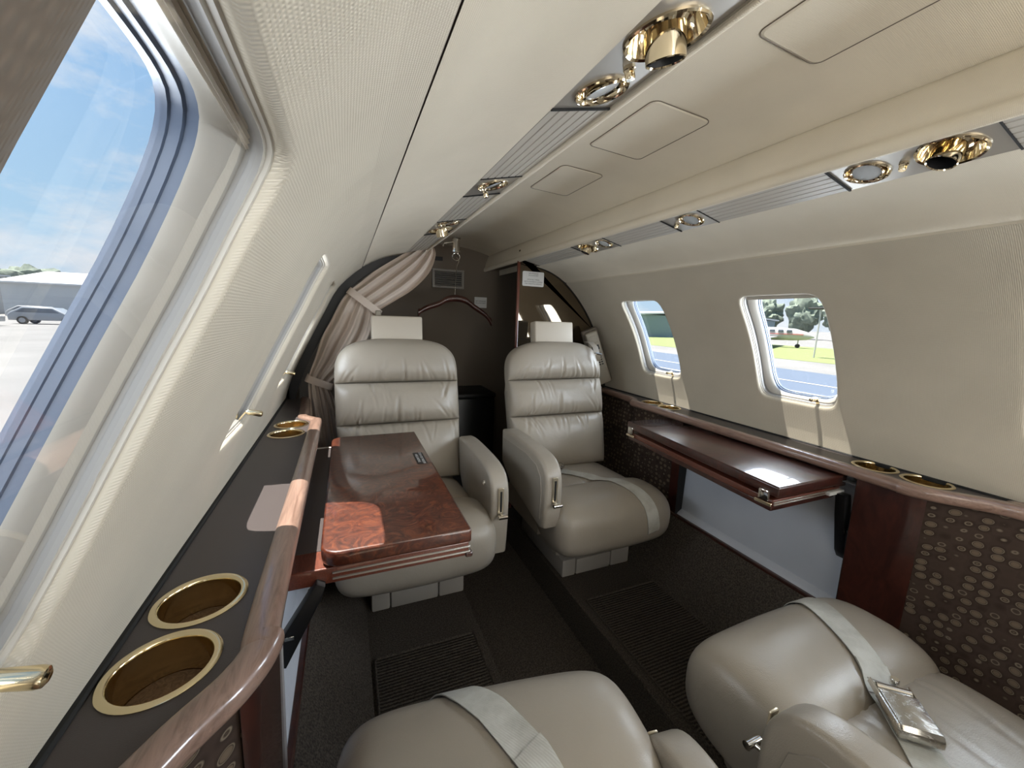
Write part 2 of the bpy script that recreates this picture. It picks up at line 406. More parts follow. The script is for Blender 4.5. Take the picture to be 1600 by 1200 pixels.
def build_wall(side, name):
    vs, fs, uv = [], [], []
    def strip(s0, s1, ns, ys):
        o = len(vs)
        for i in range(ns+1):
            s = s0+(s1-s0)*i/ns
            for y in ys: vs.append(WP(side, s, y)); uv.append((y, s))
        fs.extend(grid_faces(ns+1, len(ys), False, o))
    nY = 24; ys = [Y_FWD-.2+(Y_AFT-Y_FWD+.2)*i/nY for i in range(nY+1)]
    strip(s_at_z(-.36), S_C0, 6, ys); strip(S_C1, S_SEAM-.0015, 4, ys)
    for k, yc in enumerate(WYS[side]):
        o = len(vs); n = len(wloop(None))
        for (scl, d, _) in RINGS:
            for (u, w) in wloop(scl): vs.append(WP(side, SCN+w, yc+u, d)); uv.append((yc+u, SCN+w+d))
        fs.extend(grid_faces(len(RINGS), n, True, o))
    ye = WYS[side][-1]+.265
    if side < 0: strip(S_C0, S_C1, 14, [WYS[-1][3]+.265, WYS[-1][4]-.265])
    strip(S_C0, S_C1, 14, [ye, (ye+Y_AFT)/2, Y_AFT]); strip(S_C0, S_C1, 14, [Y_FWD-.2, WY[0]-.265])
    o = obj(name, vs, fs, M['liner'], uvs=uv, center=False, angle=60); meta(o, kind='structure'); return o
wl = build_wall(-1, 'wall_left'); wl['label'] = 'cream woven curved side lining with big near window, left'
wr = build_wall(1, 'wall_right'); wr['label'] = 'cream woven curved side lining with three windows, right'
def win_ring_loft(side, yc, rings):
    return loft([[WP(side, SCN+w, yc+u, d) for (u, w) in ploop(scl)] for (scl, d) in rings], True)
def ploop(scl):
    """opening loop; the pane sits slightly ahead of the middle of the opening"""
    a_ = scl[0]
    if a_ > .962: return wloop(scl)
    f_ = .962-.16*(.962-a_)
    half = (a_+f_)/2; off = (a_-f_)/2*WIN_HW
    return [(u+off, w) for (u, w) in wloop((half,)+tuple(scl[1:]))]
def shade_panel(side, yc, w_lo, w_hi, d):
    g = []
    for i in range(9):
        w = w_lo+(w_hi-w_lo)*i/8
        for u in (-.101, -.05, 0, .05, .101): g.append(WP(side, SCN+w, yc+u, d+(.0012 if i % 2 else 0)))
    return g, grid_faces(9, 5)
wi = 0
WN = {}
for side in (-1, 1):
    for k, yc in enumerate(WYS[side][1:], 1):
        wi += 1
        c = WP(side, SCN, yc, .04)
        t = thing('window_%d' % wi, None, None, c, kind='structure'); WN[(side, k)] = t
        vf = win_ring_loft(side, yc, [((1.0, 1.003), .008), ((.985, .992), .0085), ((.98, .988), .011), ((.962, .978), .0115)])
        obj('frame', *vf, M['plastic'], t)
        vf = win_ring_loft(side, yc, [((.962, .978), .0115), ((.958, .976), .017), ((.966, .980), .0172), ((.964, .979), .020), ((.935, .965, 8), .0205)])
        obj('shade_track', *vf, M['plasticd'], t)
        vf = win_ring_loft(side, yc, [((.935, .965, 8), .0203), ((.90, .955, 7), .0215), ((.82, .95, 6), .027), ((.795, .943, 5.5), .0295), ((.787, .94, 5.5), .0312)])
        obj('reveal', *vf, M['plastic'], t)
        vf = win_ring_loft(side, yc, [((.790, .942, 5.5), .031), ((.785, .938, 5.5), .036), ((.770, .928, 5.5), .0365), ((.767, .926, 5.5), .041), ((.757, .918, 5.5), .0415), ((.754, .916, 5.5), .046), ((1.1, 1.1, 6), .049)])
        obj('seal', *vf, M['seal'], t)
        lp = ploop((.77, .928, 5.5)); nr = 8
        rings = [[WP(side, SCN+w*(1-q/nr*.999), yc+u*(1-q/nr*.999)-.01*q/nr, .044) for (u, w) in lp] for q in range(nr+1)]
        obj('outer_pane', *loft(rings), M['pane'], t)
        lp = wloop((.966, .980))
        rings = [[WP(side, SCN+w*(1-q/nr*.999), yc+u*(1-q/nr*.999), .0145) for (u, w) in lp] for q in range(nr+1)]
        obj('inner_pane', *loft(rings), M['inner'], t)
        sh = {(1, 4): .016, (-1, 5): .15}.get((side, k), .006)
        obj('shade', *shade_panel(side, yc, WIN_HS*.965-sh, WIN_HS*.975, .0185), M['shade'], t)
        # brass lever: bent strap with a little barrel grip, at the bottom of the opening
        yl = yc+.072 if side < 0 else yc-.055
        b0 = WP(side, S_W0+.001, yl, .013); b1 = WP(side, S_W0+.020, yl, .008); b2 = WP(side, S_W0+.025, yl, -.018)
        w_ = Vector((0, .004, 0)); t_ = Vector((side*.0012, 0, .0008))
        sv = []
        for p in (b0, b1): sv += [p-w_-t_, p+w_-t_, p+w_+t_, p-w_+t_]
        lv = obj('lever', *loft([sv[:4], sv[4:]], True, True, True), M['brass'], t)
        pts = [b1.lerp(b2, q) for q in (0, .05, .15, .85, .95, 1)]
        obj('grip', *tube(pts, [.0035, .0046, .005, .0056, .005, .003], 16), M['brass'], lv)
# padded brown surround of the cabin door, just ahead of the near left window
vs = []
for y, d in ((-.16, .0), (-.155, -.010), (-.14, -.017), (.076, -.017), (.087, -.013), (.094, -.004), (.094, .010)):
    for q in range(17):
        vs.append(WP(-1, S_C0+(S_C1-S_C0)*q/16, y, d))
M['door'] = weave('brown_door_padding', (.17, .135, .105), .002, .3, 'Object')
meta(obj('trim_11', vs, grid_faces(7, 17), M['door'], center=False), 'padded brown door surround ahead of the near left window', kind='structure')
# upper side panels above the seam
for side, nm in ((-1, 'trim_1'), (1, 'trim_2')):
    vs, uv = [], []; ys = [Y_FWD-.2+(Y_AFT-Y_FWD+.2)*i/12 for i in range(13)]; ns = 10
    for i in range(ns+1):
        s = S_SEAM+.0035+(S_END-S_SEAM-.0035)*i/ns
        for y in ys: vs.append(WP(side, s, y, (-.0012 if side < 0 else -.0004) if 0 < i else .0015)); uv.append((y, s))
    o = obj(nm, vs, grid_faces(ns+1, len(ys)), M['ceil'], uvs=uv, center=False); meta(o, 'cream upper side panel above the seam, '+('left' if side < 0 else 'right'), kind='structure')
    vs = []
    for q in range(9):
        for y in ys: vs.append(WP(side, S_SEAM-.03+(S_END-S_SEAM+.03)*q/8, y, .004))  # shows as the seam; widened sheet added to keep outside light out
    o = obj('trim_%d' % (3 if side < 0 else 4), vs, grid_faces(9, len(ys)), M['phoned'] if side < 0 else M['ceil'], center=False); meta(o, 'seam line and added light-blocking sheet behind the upper side panel', kind='structure')

# valances and ceiling
Y_RE = 2.1
STRIP = [(.285, .2335), (.207, .2515)]
LIP = [(.207, .2505), (.2055, .2475), (.201, .2475), (.197, .251), (.1955, .257), (.197, .264), (.2015, .270), (.2035, .275), (.2065, .288), (.213, .308), (.221, .326), (.226, .332)]
for side, nm in ((-1, 'trim_5'), (1, 'trim_6')):
    lp = catmull([(p[0], 0, p[1]) for p in LIP], 4); ys = [Y_FWD-.2, 0, .6, 1.2, Y_RE if side > 0 else 1.68]
    vs, uv = [], []
    for q in lp:
        for y in ys: vs.append(Vector((XC+side*q.x, y, q.z))); uv.append((y, q.z))
    # tray behind the light strips
    o_ = len(vs)
    tray = [(.288, .234), (.286, .262), (.206, .280), (.2075, .2505)]
    for q in tray:
        for y in ys: vs.append(Vector((XC+side*q[0], y, q[1]))); uv.append((y, q[0]))
    fs = grid_faces(len(lp), len(ys))+grid_faces(4, len(ys), False, o_)
    o = obj(nm, vs, fs, M['ceil'], uvs=uv, center=False, angle=60); meta(o, 'cream padded valance carrying the light strip, '+('left' if side < 0 else 'right'), kind='structure')
vs, uv = [], []; nx = 20; ys = [Y_FWD-.2+(Y_RE-Y_FWD+.2)*i/20 for i in range(21)]
def ceil_z(dx): return .332+.034*(1-(abs(dx)/.226)**2.2)
for i in range(nx+1):
    dx = -.228+.456*i/nx
    for y in ys: vs.append(Vector((XC+dx, y, ceil_z(dx)))); uv.append((y, dx))
ceiling = meta(obj('ceiling', vs, grid_faces(nx+1, 21), M['ceil'], uvs=uv, center=False), 'shallow domed cream headliner between the valances', kind='structure')
# overhead access covers set into the headliner
def hatch(x0, x1, y0, y1, label):
    c = Vector(((x0+x1)/2, (y0+y1)/2, ceil_z((x0+x1)/2-XC)-.004))
    t = thing('access_cover', label, 'cover', c, group='access covers in the headliner')
    lp = rrect(x0, x1, y0, y1, .014, 5)
    def pz(p, d): return Vector((p[0], p[1], ceil_z(p[0]-XC)-d))
    inn = rrect(x0+.004, x1-.004, y0+.004, y1-.004, .011, 5)
    ctr = [( (p[0]*.02+c.x*.98), (p[1]*.02+c.y*.98)) for p in inn]
    mid = [((p[0]+c.x)/2, (p[1]+c.y)/2) for p in inn]
    vf = loft([[pz(p, .0002) for p in lp], [pz(p, .0018) for p in inn], [pz(p, .0018) for p in mid], [pz(p, .0018) for p in ctr]], True, False, True)
    uvs = [(v.y, v.x) for v in vf[0]]
    obj('panel', *vf, M['ceil'], t, uvs=uvs, angle=5)
    obj('edge_line', *tube([pz(p, .0006) for p in lp], .0007, 5, True), M['phoned'], t)
hatch(.487, .607, .17, .405, 'nearest rounded access cover in the cream headliner, cut by the top edge')
hatch(.480, .612, .575, .770, 'middle rounded access cover in the cream headliner')
hatch(.487, .605, .885, 1.075, 'farthest rounded access cover in the cream headliner')

# ------------------------------------------------------------------ light strips and service units
ST_A = math.atan2(STRIP[1][1]-STRIP[0][1], STRIP[0][0]-STRIP[1][0])
ST_C = Vector(((STRIP[0][0]+STRIP[1][0])/2, 0, (STRIP[0][1]+STRIP[1][1])/2))
HWS = .0395
def strip_thing(side, y, name, label, cat, group):
    # local x across (towards the cabin centre is -side), local z up; looks down along -z
    return thing(name, label, cat, (XC+side*ST_C.x, y, ST_C.z), (0, side*ST_A, 0), group)
def ribbed_strip(side, y0, y1, label):
    t = strip_thing(side, (y0+y1)/2, 'light_strip', label, 'light', 'ribbed cabin light strips')
    h = (y1-y0)/2-.001
    nrib = 6; cs = []
    for i in range(nrib):
        xa = -HWS+2*HWS*i/nrib; xb = -HWS+2*HWS*(i+1)/nrib
        cs += [(xa+.0002, .0025), (xa+.0014, .0004), (xb-.0014, .0004), (xb-.0002, .0025)]
    vf = loft([[Vector((x, -h, z)) for x, z in cs], [Vector((x, h, z)) for x, z in cs]], False)
    obj('lens', *vf, M['lens'], t, local=True, angle=20)
    obj('end_cap', *box(-HWS, HWS, h-.0005, h+.0014, -.0012, .003), M['gap'], t, local=True)
    obj('end_cap', *box(-HWS, HWS, -h-.0014, -h+.0005, -.0012, .003), M['gap'], t, local=True)
def service_unit(side, y0, y1, items, label):
    t = strip_thing(side, (y0+y1)/2, 'service_unit', label, 'service unit', 'overhead service units'); h = (y1-y0)/2-.0015
    yc = (y0+y1)/2
    holes = [circle(0, y-yc, {'vent': .033, 'lamp': .027}[k]) for k, y in items if k != 'button']
    pv, pf = holed([(-HWS, -h), (HWS, -h), (HWS, h), (-HWS, h)], holes, .001)
    obj('plate', pv, pf, M['plate'], t, local=True, smooth=False)
    for k, y in items:
        y -= yc
        if k == 'vent':
            d = obj('air_vent', *lathe([(.0355, .001), (.0358, -.001), (.0345, -.0025), (.032, -.0012), (.0305, .004), (.026, .016), (.018, .022)], 40, (0, y, 0)), M['gold'], t, local=True)
            A = Matrix.Translation((0, y, .0125)) @ Matrix.Rotation(math.radians(9 if side > 0 else -3), 4, 'Y') @ Matrix.Rotation(math.radians(8), 4, 'X')
            obj('nozzle', *xform(lathe([(.0205, .004), (.0205, -.004), (.0175, -.0065), (.0168, -.030), (.0158, -.0308), (.0148, -.0295)], 36), A), M['gold'], d, local=True)
            obj('nozzle_bore', *xform(lathe([(.0149, -.0293), (.0138, -.020), (.0132, -.004), (.0005, -.004)], 30, cap1=True), A), M['dark'], d, local=True)
        elif k == 'lamp':
            d = obj('reading_lamp', *lathe([(.0285, .001), (.0288, -.001), (.0278, -.0022), (.0262, -.001), (.0248, .003), (.0215, .010)], 40, (0, y, 0)), M['gold'], t, local=True)
            A = Matrix.Translation((0, y, .006)) @ Matrix.Rotation(math.radians(10*side), 4, 'Y')
            obj('lamp_barrel', *xform(lathe([(.021, .006), (.021, -.006), (.0195, -.0075), (.0178, -.006)], 36), A), M['gold'], d, local=True)
            obj('lamp_lens', *xform(lathe([(.0182, -.0055), (.014, -.0062), (.008, -.0066), (.0004, -.0068)], 36, cap1=True), A), M['glassy'], d, local=True)
        else:
            obj('push_button', *lathe([(.0058, .001), (.0060, -.002), (.0050, -.0025), (.0048, -.009), (.0040, -.0105), (.0005, -.0105)], 20, (0, y, 0), cap1=True), M['gold'], t, local=True)
    obj('end_line', *box(-HWS, HWS, h-.0002, h+.0014, -.0015, .003), M['gap'], t, local=True)
for side, nm in ((-1, 'left'), (1, 'right')):
    service_unit(side, .25, .435, [('vent', .302), ('button', .350), ('lamp', .395)], 'bronze service panel with gold air vent and reading lamp, nearest on the %s valance' % nm)
    ribbed_strip(side, .435, .69, 'ribbed grey light strip just aft of the nearest service panel, %s valance' % nm)
    service_unit(side, .69, .80, [('lamp', .735), ('button', .778)], 'small bronze service panel with one gold reading lamp, middle of the %s valance' % nm)
    ribbed_strip(side, .80, 1.04, 'ribbed grey light strip between middle and farthest service panels, %s valance' % nm)
    service_unit(side, 1.04, 1.22, [('lamp', 1.075), ('button', 1.12), ('vent', 1.165)], 'bronze service panel with gold lamp and vent, farthest on the %s valance' % nm)
    ribbed_strip(side, 1.22, 1.60, 'ribbed grey light strip at the aft end of the %s valance' % nm)
    ribbed_strip(side, -.45, .25, 'ribbed grey light strip at the near end of the %s valance' % nm)

# ------------------------------------------------------------------ floor
ZF = -.90
def floor_part(name, sections, mats, label):
    pass
fl = []
def X(dx): return XC+dx
prof_f = [(-.605, -.69), (-.47, ZF), (-.168, ZF), (-.165, ZF-.004), (-.163, -1.02), (.163, -1.02), (.165, ZF-.004), (.168, ZF), (.47, ZF), (.605, -.69)]
vs = []
for p in prof_f:
    for y in (-1.7, 0, 1, 2.1): vs.append(Vector((X(p[0]), y, p[1])))
meta(obj('floor', vs, grid_faces(len(prof_f), 4), M['carpet'], center=False, angle=30), 'dark brown carpeted floor with a sunken aisle', kind='structure')
def mat_inset(x0, x1, y0, y1, label):
    t = thing('floor_mat', label, 'floor mat', ((x0+x1)/2, (y0+y1)/2, ZF), group='ribbed carpet insets beside the aisle')
    lp = rrect(x0, x1, y0, y1, .008, 3)
    obj('pile', *prism(lp, .004, 'z', .0015, 1, ZF), M['ribbed'], t)
    obj('piping', *tube([(p[0], p[1], ZF+.003) for p in lp], .0035, 6, True), M['carpet'], t)
mat_inset(.045, .315, .10, .96, 'ribbed brown carpet inset with piped edge, left of the aisle')
mat_inset(.700, .985, .10, .96, 'ribbed brown carpet inset with piped edge, right of the aisle')

# ------------------------------------------------------------------ ledges, side walls below
ZL = -.32
EDGE = [(-1.5, -.195), (.10, -.19), (.26, -.160), (.318, -.133), (.365, -.098), (.41, -.083), (.47, -.0885), (1.20, -.0885), (1.275, -.092), (1.305, -.112), (1.335, -.128), (1.40, -.130), (1.62, -.145)]   # rail centre line x at left, by y
def rail_path(side):
    pts = catmull([(p[1], p[0], 0) for p in EDGE], 8)
    return [Vector((p.x if side < 0 else 2*XC-p.x, p.y, 0)) for p in pts]
def edge_x(y):
    pts = EDGE
    for (y0, x0), (y1, x1) in zip(pts, pts[1:]):
        if y0 <= y <= y1: return x0+(x1-x0)*(y-y0)/(y1-y0)
CUPS = [(-.160, .400), (-.157, .492), (-.152, 1.150), (-.150, 1.243)]
def mir(side, x): return x if side < 0 else 2*XC-x
for side, nm in ((-1, 'left'), (1, 'right')):
    path = rail_path(side)
    # padded ledge top with cup holes
    outer = [(p.x, p.y) for p in path]+[(mir(side, -.222), 1.62), (mir(side, -.222), -1.5)]
    R_CUP = .0365
    holes = [circle(mir(side, cx), cy, R_CUP) for cx, cy in CUPS]
    t = thing('side_ledge', 'dark brown leather side ledge with walnut rail under the %s windows' % nm, 'ledge', (mir(side, -.15), .5, -.9))
    pv, pf = holed(outer, holes, ZL)
    obj('ledge_top', pv, pf, M['vinyl'], t, smooth=False)
    # rail: rounded bar along the edge
    rings = []
    cs = [(.0165*sgn_pow(math.cos(2*PI*k/20), .75), .0135*sgn_pow(math.sin(2*PI*k/20), .75)) for k in range(20)]
    for i, p in enumerate(path):
        d = (path[min(i+1, len(path)-1)]-path[max(i-1, 0)]).normalized(); n = Vector((d.y, -d.x, 0))
        rings.append([p+n*c[0]+Vector((0, 0, ZL-.006+c[1])) for c in cs])
    obj('rail', *loft(rings, True, True, True), M['rail'], t)
    # dark gap line along the lining
    obj('gap_strip', *box(*sorted((mir(side, -.228 if side < 0 else -.214), mir(side, -.2045 if side < 0 else -.190))), -1.5, 1.64, ZL-.006, ZL+.0035, .002, 1), M['gap'], t)
    # fascia below: pattern / mahogany / open bay / mahogany / pattern
    def fascia(y0, y1, m, name, off=.006, zt=-.335, zb=-.69, n=10):
        vs, uv = [], []
        for i in range(n+1):
            y = y0+(y1-y0)*i/n; xe = edge_x(y)
            for j, z in enumerate((zt, zt-.1, zt-.2, zb)):
                x = xe+off*(-1)-(.012*(zt-z)/.35 if False else 0)
                q = (zt-z)/(zt-zb)
                xb = min(xe, -.0885)*(1-q)+(-.1)*q-off*(1-q)
                vs.append(Vector((mir(side, xb), y, z))); uv.append((y, z))
        o = obj(name, vs, grid_faces(n+1, 4), m, t, uvs=uv); return o
    fascia(-1.4, .376, M['pattern'], 'patterned_panel', n=30)
    f1 = fascia(.372, .555 if side < 0 else .492, M['mahog'], 'wood_post', off=.003)
    yb0 = .555 if side < 0 else .492
    fascia(1.015, 1.055, M['mahog'], 'wood_post', off=.003, n=2)
    fascia(1.055, 1.62, M['pattern'], 'patterned_panel', n=20)
    bk = [Vector((mir(side, x), y, z)) for x, z in ((-.235, -.335), (-.225, -.42), (-.165, -.76)) for y in (-1.6, 1.66)]
    obj('backing', bk, grid_faces(3, 2), M['gap'], t, smooth=False)  # unseen sheet added to block light leaking through the panel joints
    # recessed bay with pale panel
    xi = -.118
    vs = []
    pr_ = [(mir(side, -.094), -.36), (mir(side, -.135), -.362), (mir(side, -.128), -.675), (mir(side, -.112), -.685), (mir(side, -.098), -.70)]
    for p in pr_:
        for y in (yb0, 1.015): vs.append(Vector((p[0], y, p[1])))
    obj('bay_panel', vs, grid_faces(len(pr_), 2), M['white'], t, smooth=False)
    for yy in (yb0, 1.015):
        vs = [Vector((mir(side, x), yy, z)) for x, z in ((-.090, -.34), (-.14, -.34), (-.14, -.70), (-.097, -.70))]
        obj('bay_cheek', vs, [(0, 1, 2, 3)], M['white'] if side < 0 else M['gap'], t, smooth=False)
    bb = box(*sorted((mir(side, -.094), mir(side, -.108))), -1.4, 1.62, -.725, -.69, .003, 1)
    meta(obj('baseboard_'+nm, *bb, M['mahog'], center=False), 'dark wood strip along the bottom of the %s side panel' % nm, kind='structure')
    # cup holders
    nth = ['nearest', 'second', 'third', 'farthest']
    for k, (cx, cy) in enumerate(CUPS):
        c = thing('cup_holder', '%s brass-rimmed cup holder sunk in the %s ledge' % (nth[k], nm), 'cup holder', (mir(side, cx), cy, ZL-.055), group='brass cup holders in the ledges')
        o = (mir(side, cx), cy, ZL)
        obj('rim', *lathe([(.0372, -.002), (.0435, -.0002), (.0440, .0012), (.0425, .0024), (.0395, .0028), (.0375, .0022), (.0362, .0004), (.0360, -.004)], 48, o), M['brass'], c)
        obj('cup_wall', *lathe([(.0361, -.001), (.0355, -.020), (.0350, -.038)], 48, o), M['brass'], c)
        obj('cup_base', *lathe([(.0349, -.0375), (.0345, -.0360), (.020, -.0358), (.0004, -.0358)], 40, o, cap1=True), M['cork'], c)

# ------------------------------------------------------------------ folding tables
def slab(x0, x1, y0, y1, z0, z1, radii, bev):
    """radii: corner radius at (x1,y1),(x0,y1),(x0,y0),(x1,y0)"""
    out = []
    for (cx, cy, a0, r) in ((x1, y1, 0, radii[0]), (x0, y1, PI/2, radii[1]), (x0, y0, PI, radii[2]), (x1, y0, 1.5*PI, radii[3])):
        r = max(r, .0015); sx = -1 if cx == x1 else 1; sy = -1 if cy == y1 else 1
        for i in range(7):
            q = a0+PI/2*i/6; out.append((cx+sx*r+r*math.cos(q), cy+sy*r+r*math.sin(q)))
    return prism(out, z1-z0, 'z', bev, 3, z0)
TL = thing('folding_table', 'burl mahogany folding table, folded shut, under the left windows', 'table', (.05, .91, -.42), group='folding tables')
obj('upper_leaf', *slab(-.046, .192, .605, 1.222, -.386, -.360, (.004, .03, .03, .004), .0045), M['burl'], TL)
lo = obj('lower_leaf', *slab(-.104, .191, .616, 1.235, -.417, -.3905, (.004, .004, .004, .004), .002), M['edgewood'], TL)
obj('leather_insert', *box(-.098, -.02, .668, 1.215, -.392, -.3895, .0008, 1), M['vinyl'], TL)
obj('white_edge', *box(-.098, -.02, 1.216, 1.222, -.392, -.3885), M['paper'], TL)
for k, zz in enumerate((-.399, -.4085)):
    obj('brass_edging', *box(-.03, .1925, .6135, .6175, zz-.0018, zz+.0012, .0006, 1), M['plate'], TL)
    obj('brass_edging', *box(.1895, .1935, .616, 1.23, zz-.0018, zz+.0012, .0006, 1), M['plate'], TL)
obj('hinge_knuckle', *box(.184, .197, .612, .626, -.419, -.409, .002, 1), M['mahog'], TL)
# bracket arm below
def bracket(side, y, parent):
    poly = [(mir(side, -.052), -.405), (mir(side, -.040), -.412), (mir(side, -.046), -.432), (mir(side, -.098), -.535), (mir(side, -.112), -.53), (mir(side, -.112), -.50)]
    if side > 0: poly = [(1.088, -.388), (1.112, -.388), (1.122, -.42), (1.152, -.555), (1.140, -.565), (1.126, -.545), (1.098, -.44)]
    obj('support_arm', *prism(poly, .022, 'y', .002, 2, y), M['black'], parent)
    obj('rivet', *box(*((-.098, -.085) if side < 0 else (1.112, 1.122)), y-.001, y+.001, -.488, -.482, .0004, 1), M['steel'], parent)
bracket(-1, .602, TL)
obj('slide_rail', *box(-.104, -.045, .640, .655, -.416, -.4065, .001, 1), M['paper'], TL)
# label on the table
lb = obj('notice_label', *prism(rrect(.1535, .1785, .935, 1.020, .004), .0004, 'z', 0, 1, -.3602), M['ink'], TL)
T = Matrix.Translation((.166, .9775, -.3596)) @ Matrix.Rotation(PI/2, 4, 'Z') @ Matrix.Diagonal((-1, -1, 1, 1))
tv, tf = text_mesh('STOW FOR TAKEOFF\nAND LANDING', .0088)
tv, tf = xform((tv, tf), Matrix.Translation((.166, .9775, -.3596)) @ Matrix.Rotation(-PI/2, 4, 'Z'))
obj('lettering', tv, tf, M['whiteink'], lb, smooth=False)
# right table
TR = thing('folding_table', 'dark gloss folding table with chrome latches, folded shut, under the right windows', 'table', (1.0, .8, -.40), group='folding tables')
def skew(vf):   # the right table stands slightly out of line with the wall
    return [Vector((v.x+.055*((v.y-.515)/.575)*((1.135-v.x)/.28), v.y, v.z)) for v in vf[0]], vf[1]
obj('upper_leaf', *skew(slab(.862, 1.120, .517, 1.090, -.367, -.342, (.03, .004, .004, .03), .0045)), M['mahog'], TR)
obj('lower_leaf', *skew(slab(.868, 1.118, .530, 1.095, -.394, -.378, (.004,)*4, .002)), M['edgewood'], TR)
obj('lower_leaf_edge', *skew(slab(.872, 1.11, .536, 1.09, -.408, -.395, (.004,)*4, .002)), M['mahog'], TR)
for zz in (-.3835, -.3895):
    obj('brass_edging', *skew(box(.870, 1.10, .5275, .5315, zz-.0018, zz+.0012, .0006, 1)), M['plate'], TR)
obj('hinge_rail', *box(1.085, 1.128, .524, 1.085, -.376, -.3435, .002, 1), M['mahog'], TR)
obj('slide_rail', *box(1.06, 1.118, .520, .534, -.392, -.383, .001, 1), M['paper'], TR)
for yy in (.548, 1.065):
    q = .055*((yy-.515)/.575)
    lt = obj('latch', *box(.8545+q, .864+q, yy-.012, yy+.012, -.382, -.357, .003, 2), M['chrome'], TR)
    obj('latch_plate', *box(.856+q, .8615+q, yy-.020, yy+.020, -.392, -.384, .001, 1), M['gold'], lt)
bracket(1, .502, TR)

# ------------------------------------------------------------------ seats
CACHE = {}
def cached(key, fn, **k):
    if key not in CACHE: CACHE[key] = (lambda vf: mk(key, vf[0], vf[1], **k))(fn())
    return CACHE[key]
def part(name, key, fn, m, parent, **k):
    me = cached(key, fn, **k); return link(name, me, m, parent)
HWB = .207
def crease_field(seed, n, x0, x1, z0, z1, ends=(1, 1), depth=.006, up=.7):
    """random gathers that start at a seam (z0 or z1) and run into the pad"""
    rnd = random.Random(seed); cs = []
    for i in range(n):
        top = rnd.random() < .5 if ends == (1, 1) else ends == (0, 1)
        x = rnd.uniform(x0, x1); ln = rnd.uniform(.25, up)*(z1-z0)
        side = (x-(x0+x1)/2)/((x1-x0)/2)
        dx = -side*rnd.uniform(.2, 1.1)*ln if rnd.random() < .75 else rnd.uniform(-.3, .3)*ln
        zs = z1 if top else z0
        cs.append((x, zs, x+dx, zs+(-ln if top else ln), rnd.uniform(.0036, .0068), depth*rnd.uniform(.5, 1.2)))
    return cs
def crease_depth(cs, x, z):
    d = 0
    for (x0, z0, x1, z1, w, dep) in cs:
        dx, dz = x1-x0, z1-z0; l2 = dx*dx+dz*dz
        t = ((x-x0)*dx+(z-z0)*dz)/l2
        if t < -.1 or t > 1.0: continue
        t = max(t, 0); ex, ez = x-x0-t*dx, z-z0-t*dz; r2 = (ex*ex+ez*ez)/(w*w)
        if r2 < 16: d += dep*(1-t)*(math.exp(-r2)-.45*math.exp(-r2/5))
    return d
BK0 = Vector((0, .160, .335)); BK1 = Vector((0, .283, .818)); BDIR = (BK1-BK0).normalized(); BN = Vector((0, -BDIR.z, BDIR.y)); BLEN = (BK1-BK0).length
def back_pad(z0, z1, hw, T, cs, nx=124, nz=46, pz=3.4):
    def fn():
        g = []
        for j in range(nz+1):
            v = j/nz; w = 2*v-1; l = z0+(z1-z0)*v; h = hw(v)
            for i in range(nx+1):
                u = -math.cos(PI*i/nx)*.35+(2*i/nx-1)*.65; x = u*h
                tt = T*max(0, 1-abs(u)**5.5)**(1/2.0)*max(0, 1-abs(w)**pz)**(1/2.0)
                bul = 1+.10*math.cos(u*PI/2)
                d = tt*bul-crease_depth(cs, x, l)*min(1, tt/.012)
                g.append(BK0+BDIR*l+BN*d+Vector((x, 0, 0)))
        n = nx+1; fs = grid_faces(nz+1, n)
        ring = [i for i in range(n)]+[j*n+nx for j in range(1, nz+1)]+[nz*n+i for i in range(nx-1, -1, -1)]+[j*n for j in range(nz-1, 0, -1)]
        o = len(g); g += [g[i]-BN*.035 for i in ring]; m_ = len(ring)
        for k in range(m_): fs.append((ring[k], ring[(k+1) % m_], o+(k+1) % m_, o+k))
        return g, fs
    return fn
def sup_roll():
    """front roll: D-shaped bolster across the front of the seat"""
    rings = []; nx = 40
    cs = crease_field(5, 10, -.19, .19, 0, 1, (0, 1), .0028)
    for i in range(nx+1):
        q = -1+2*i/nx; q = math.copysign(1-(1-abs(q))**1.6, q); x = .214*q
        s = max(.0, 1-abs(q)**9)**(1/3.2); s = max(s, .02); ring = []
        for k in range(48):
            th = 2*PI*k/48; c, sn = math.cos(th), math.sin(th)
            y = -.118+.112*sgn_pow(c, .80)*(.25+.75*s)-.006*math.cos(q*PI/2)*(c < 0)
            z = .272+(.090+.006*math.cos(q*PI/2))*sgn_pow(sn, .74)*s
            dist = crease_depth(cs, x, .5+.5*c) if sn > 0 else 0
            ring.append(Vector((x, y, z-dist)))
        rings.append(ring)
    return loft(rings, True, True, True)
def seat_pad(L_=.262):
    nx, ny = 72, 48; g = []
    rnd = random.Random(11)
    cs = []
    for i in range(7):
        x = rnd.uniform(-.14, .14); cs.append((x, -.05, x+rnd.uniform(-.05, .05), .08+rnd.uniform(0, .06), .006, .0035))
    cs += crease_field(3, 8, -.18, .18, -.06, .15, (1, 0), .003)
    for j in range(ny+1):
        v = j/ny; w = 2*v-1; y = -.052+L_*v
        for i in range(nx+1):
            u = 2*i/nx-1; x = .206*u
            t = max(0, 1-abs(u)**6)**.5*max(0, 1-abs(w)**7)**.5
            z = .285+.062*t+.007*t*math.cos(u*PI/2)-.012*v-crease_depth(cs, x, y)
            g.append(Vector((x, y, z)))
    n = nx+1; fs = grid_faces(ny+1, n)
    ring = [i for i in range(n)]+[j*n+nx for j in range(1, ny+1)]+[ny*n+i for i in range(nx-1, -1, -1)]+[j*n for j in range(ny-1, 0, -1)]
    o = len(g); g += [Vector((g[i].x, g[i].y, .20)) for i in ring]; m_ = len(ring)
    for k in range(m_): fs.append((ring[k], ring[(k+1) % m_], o+(k+1) % m_, o+k))
    fs.append(tuple(range(o, o+m_)))
    return g, fs
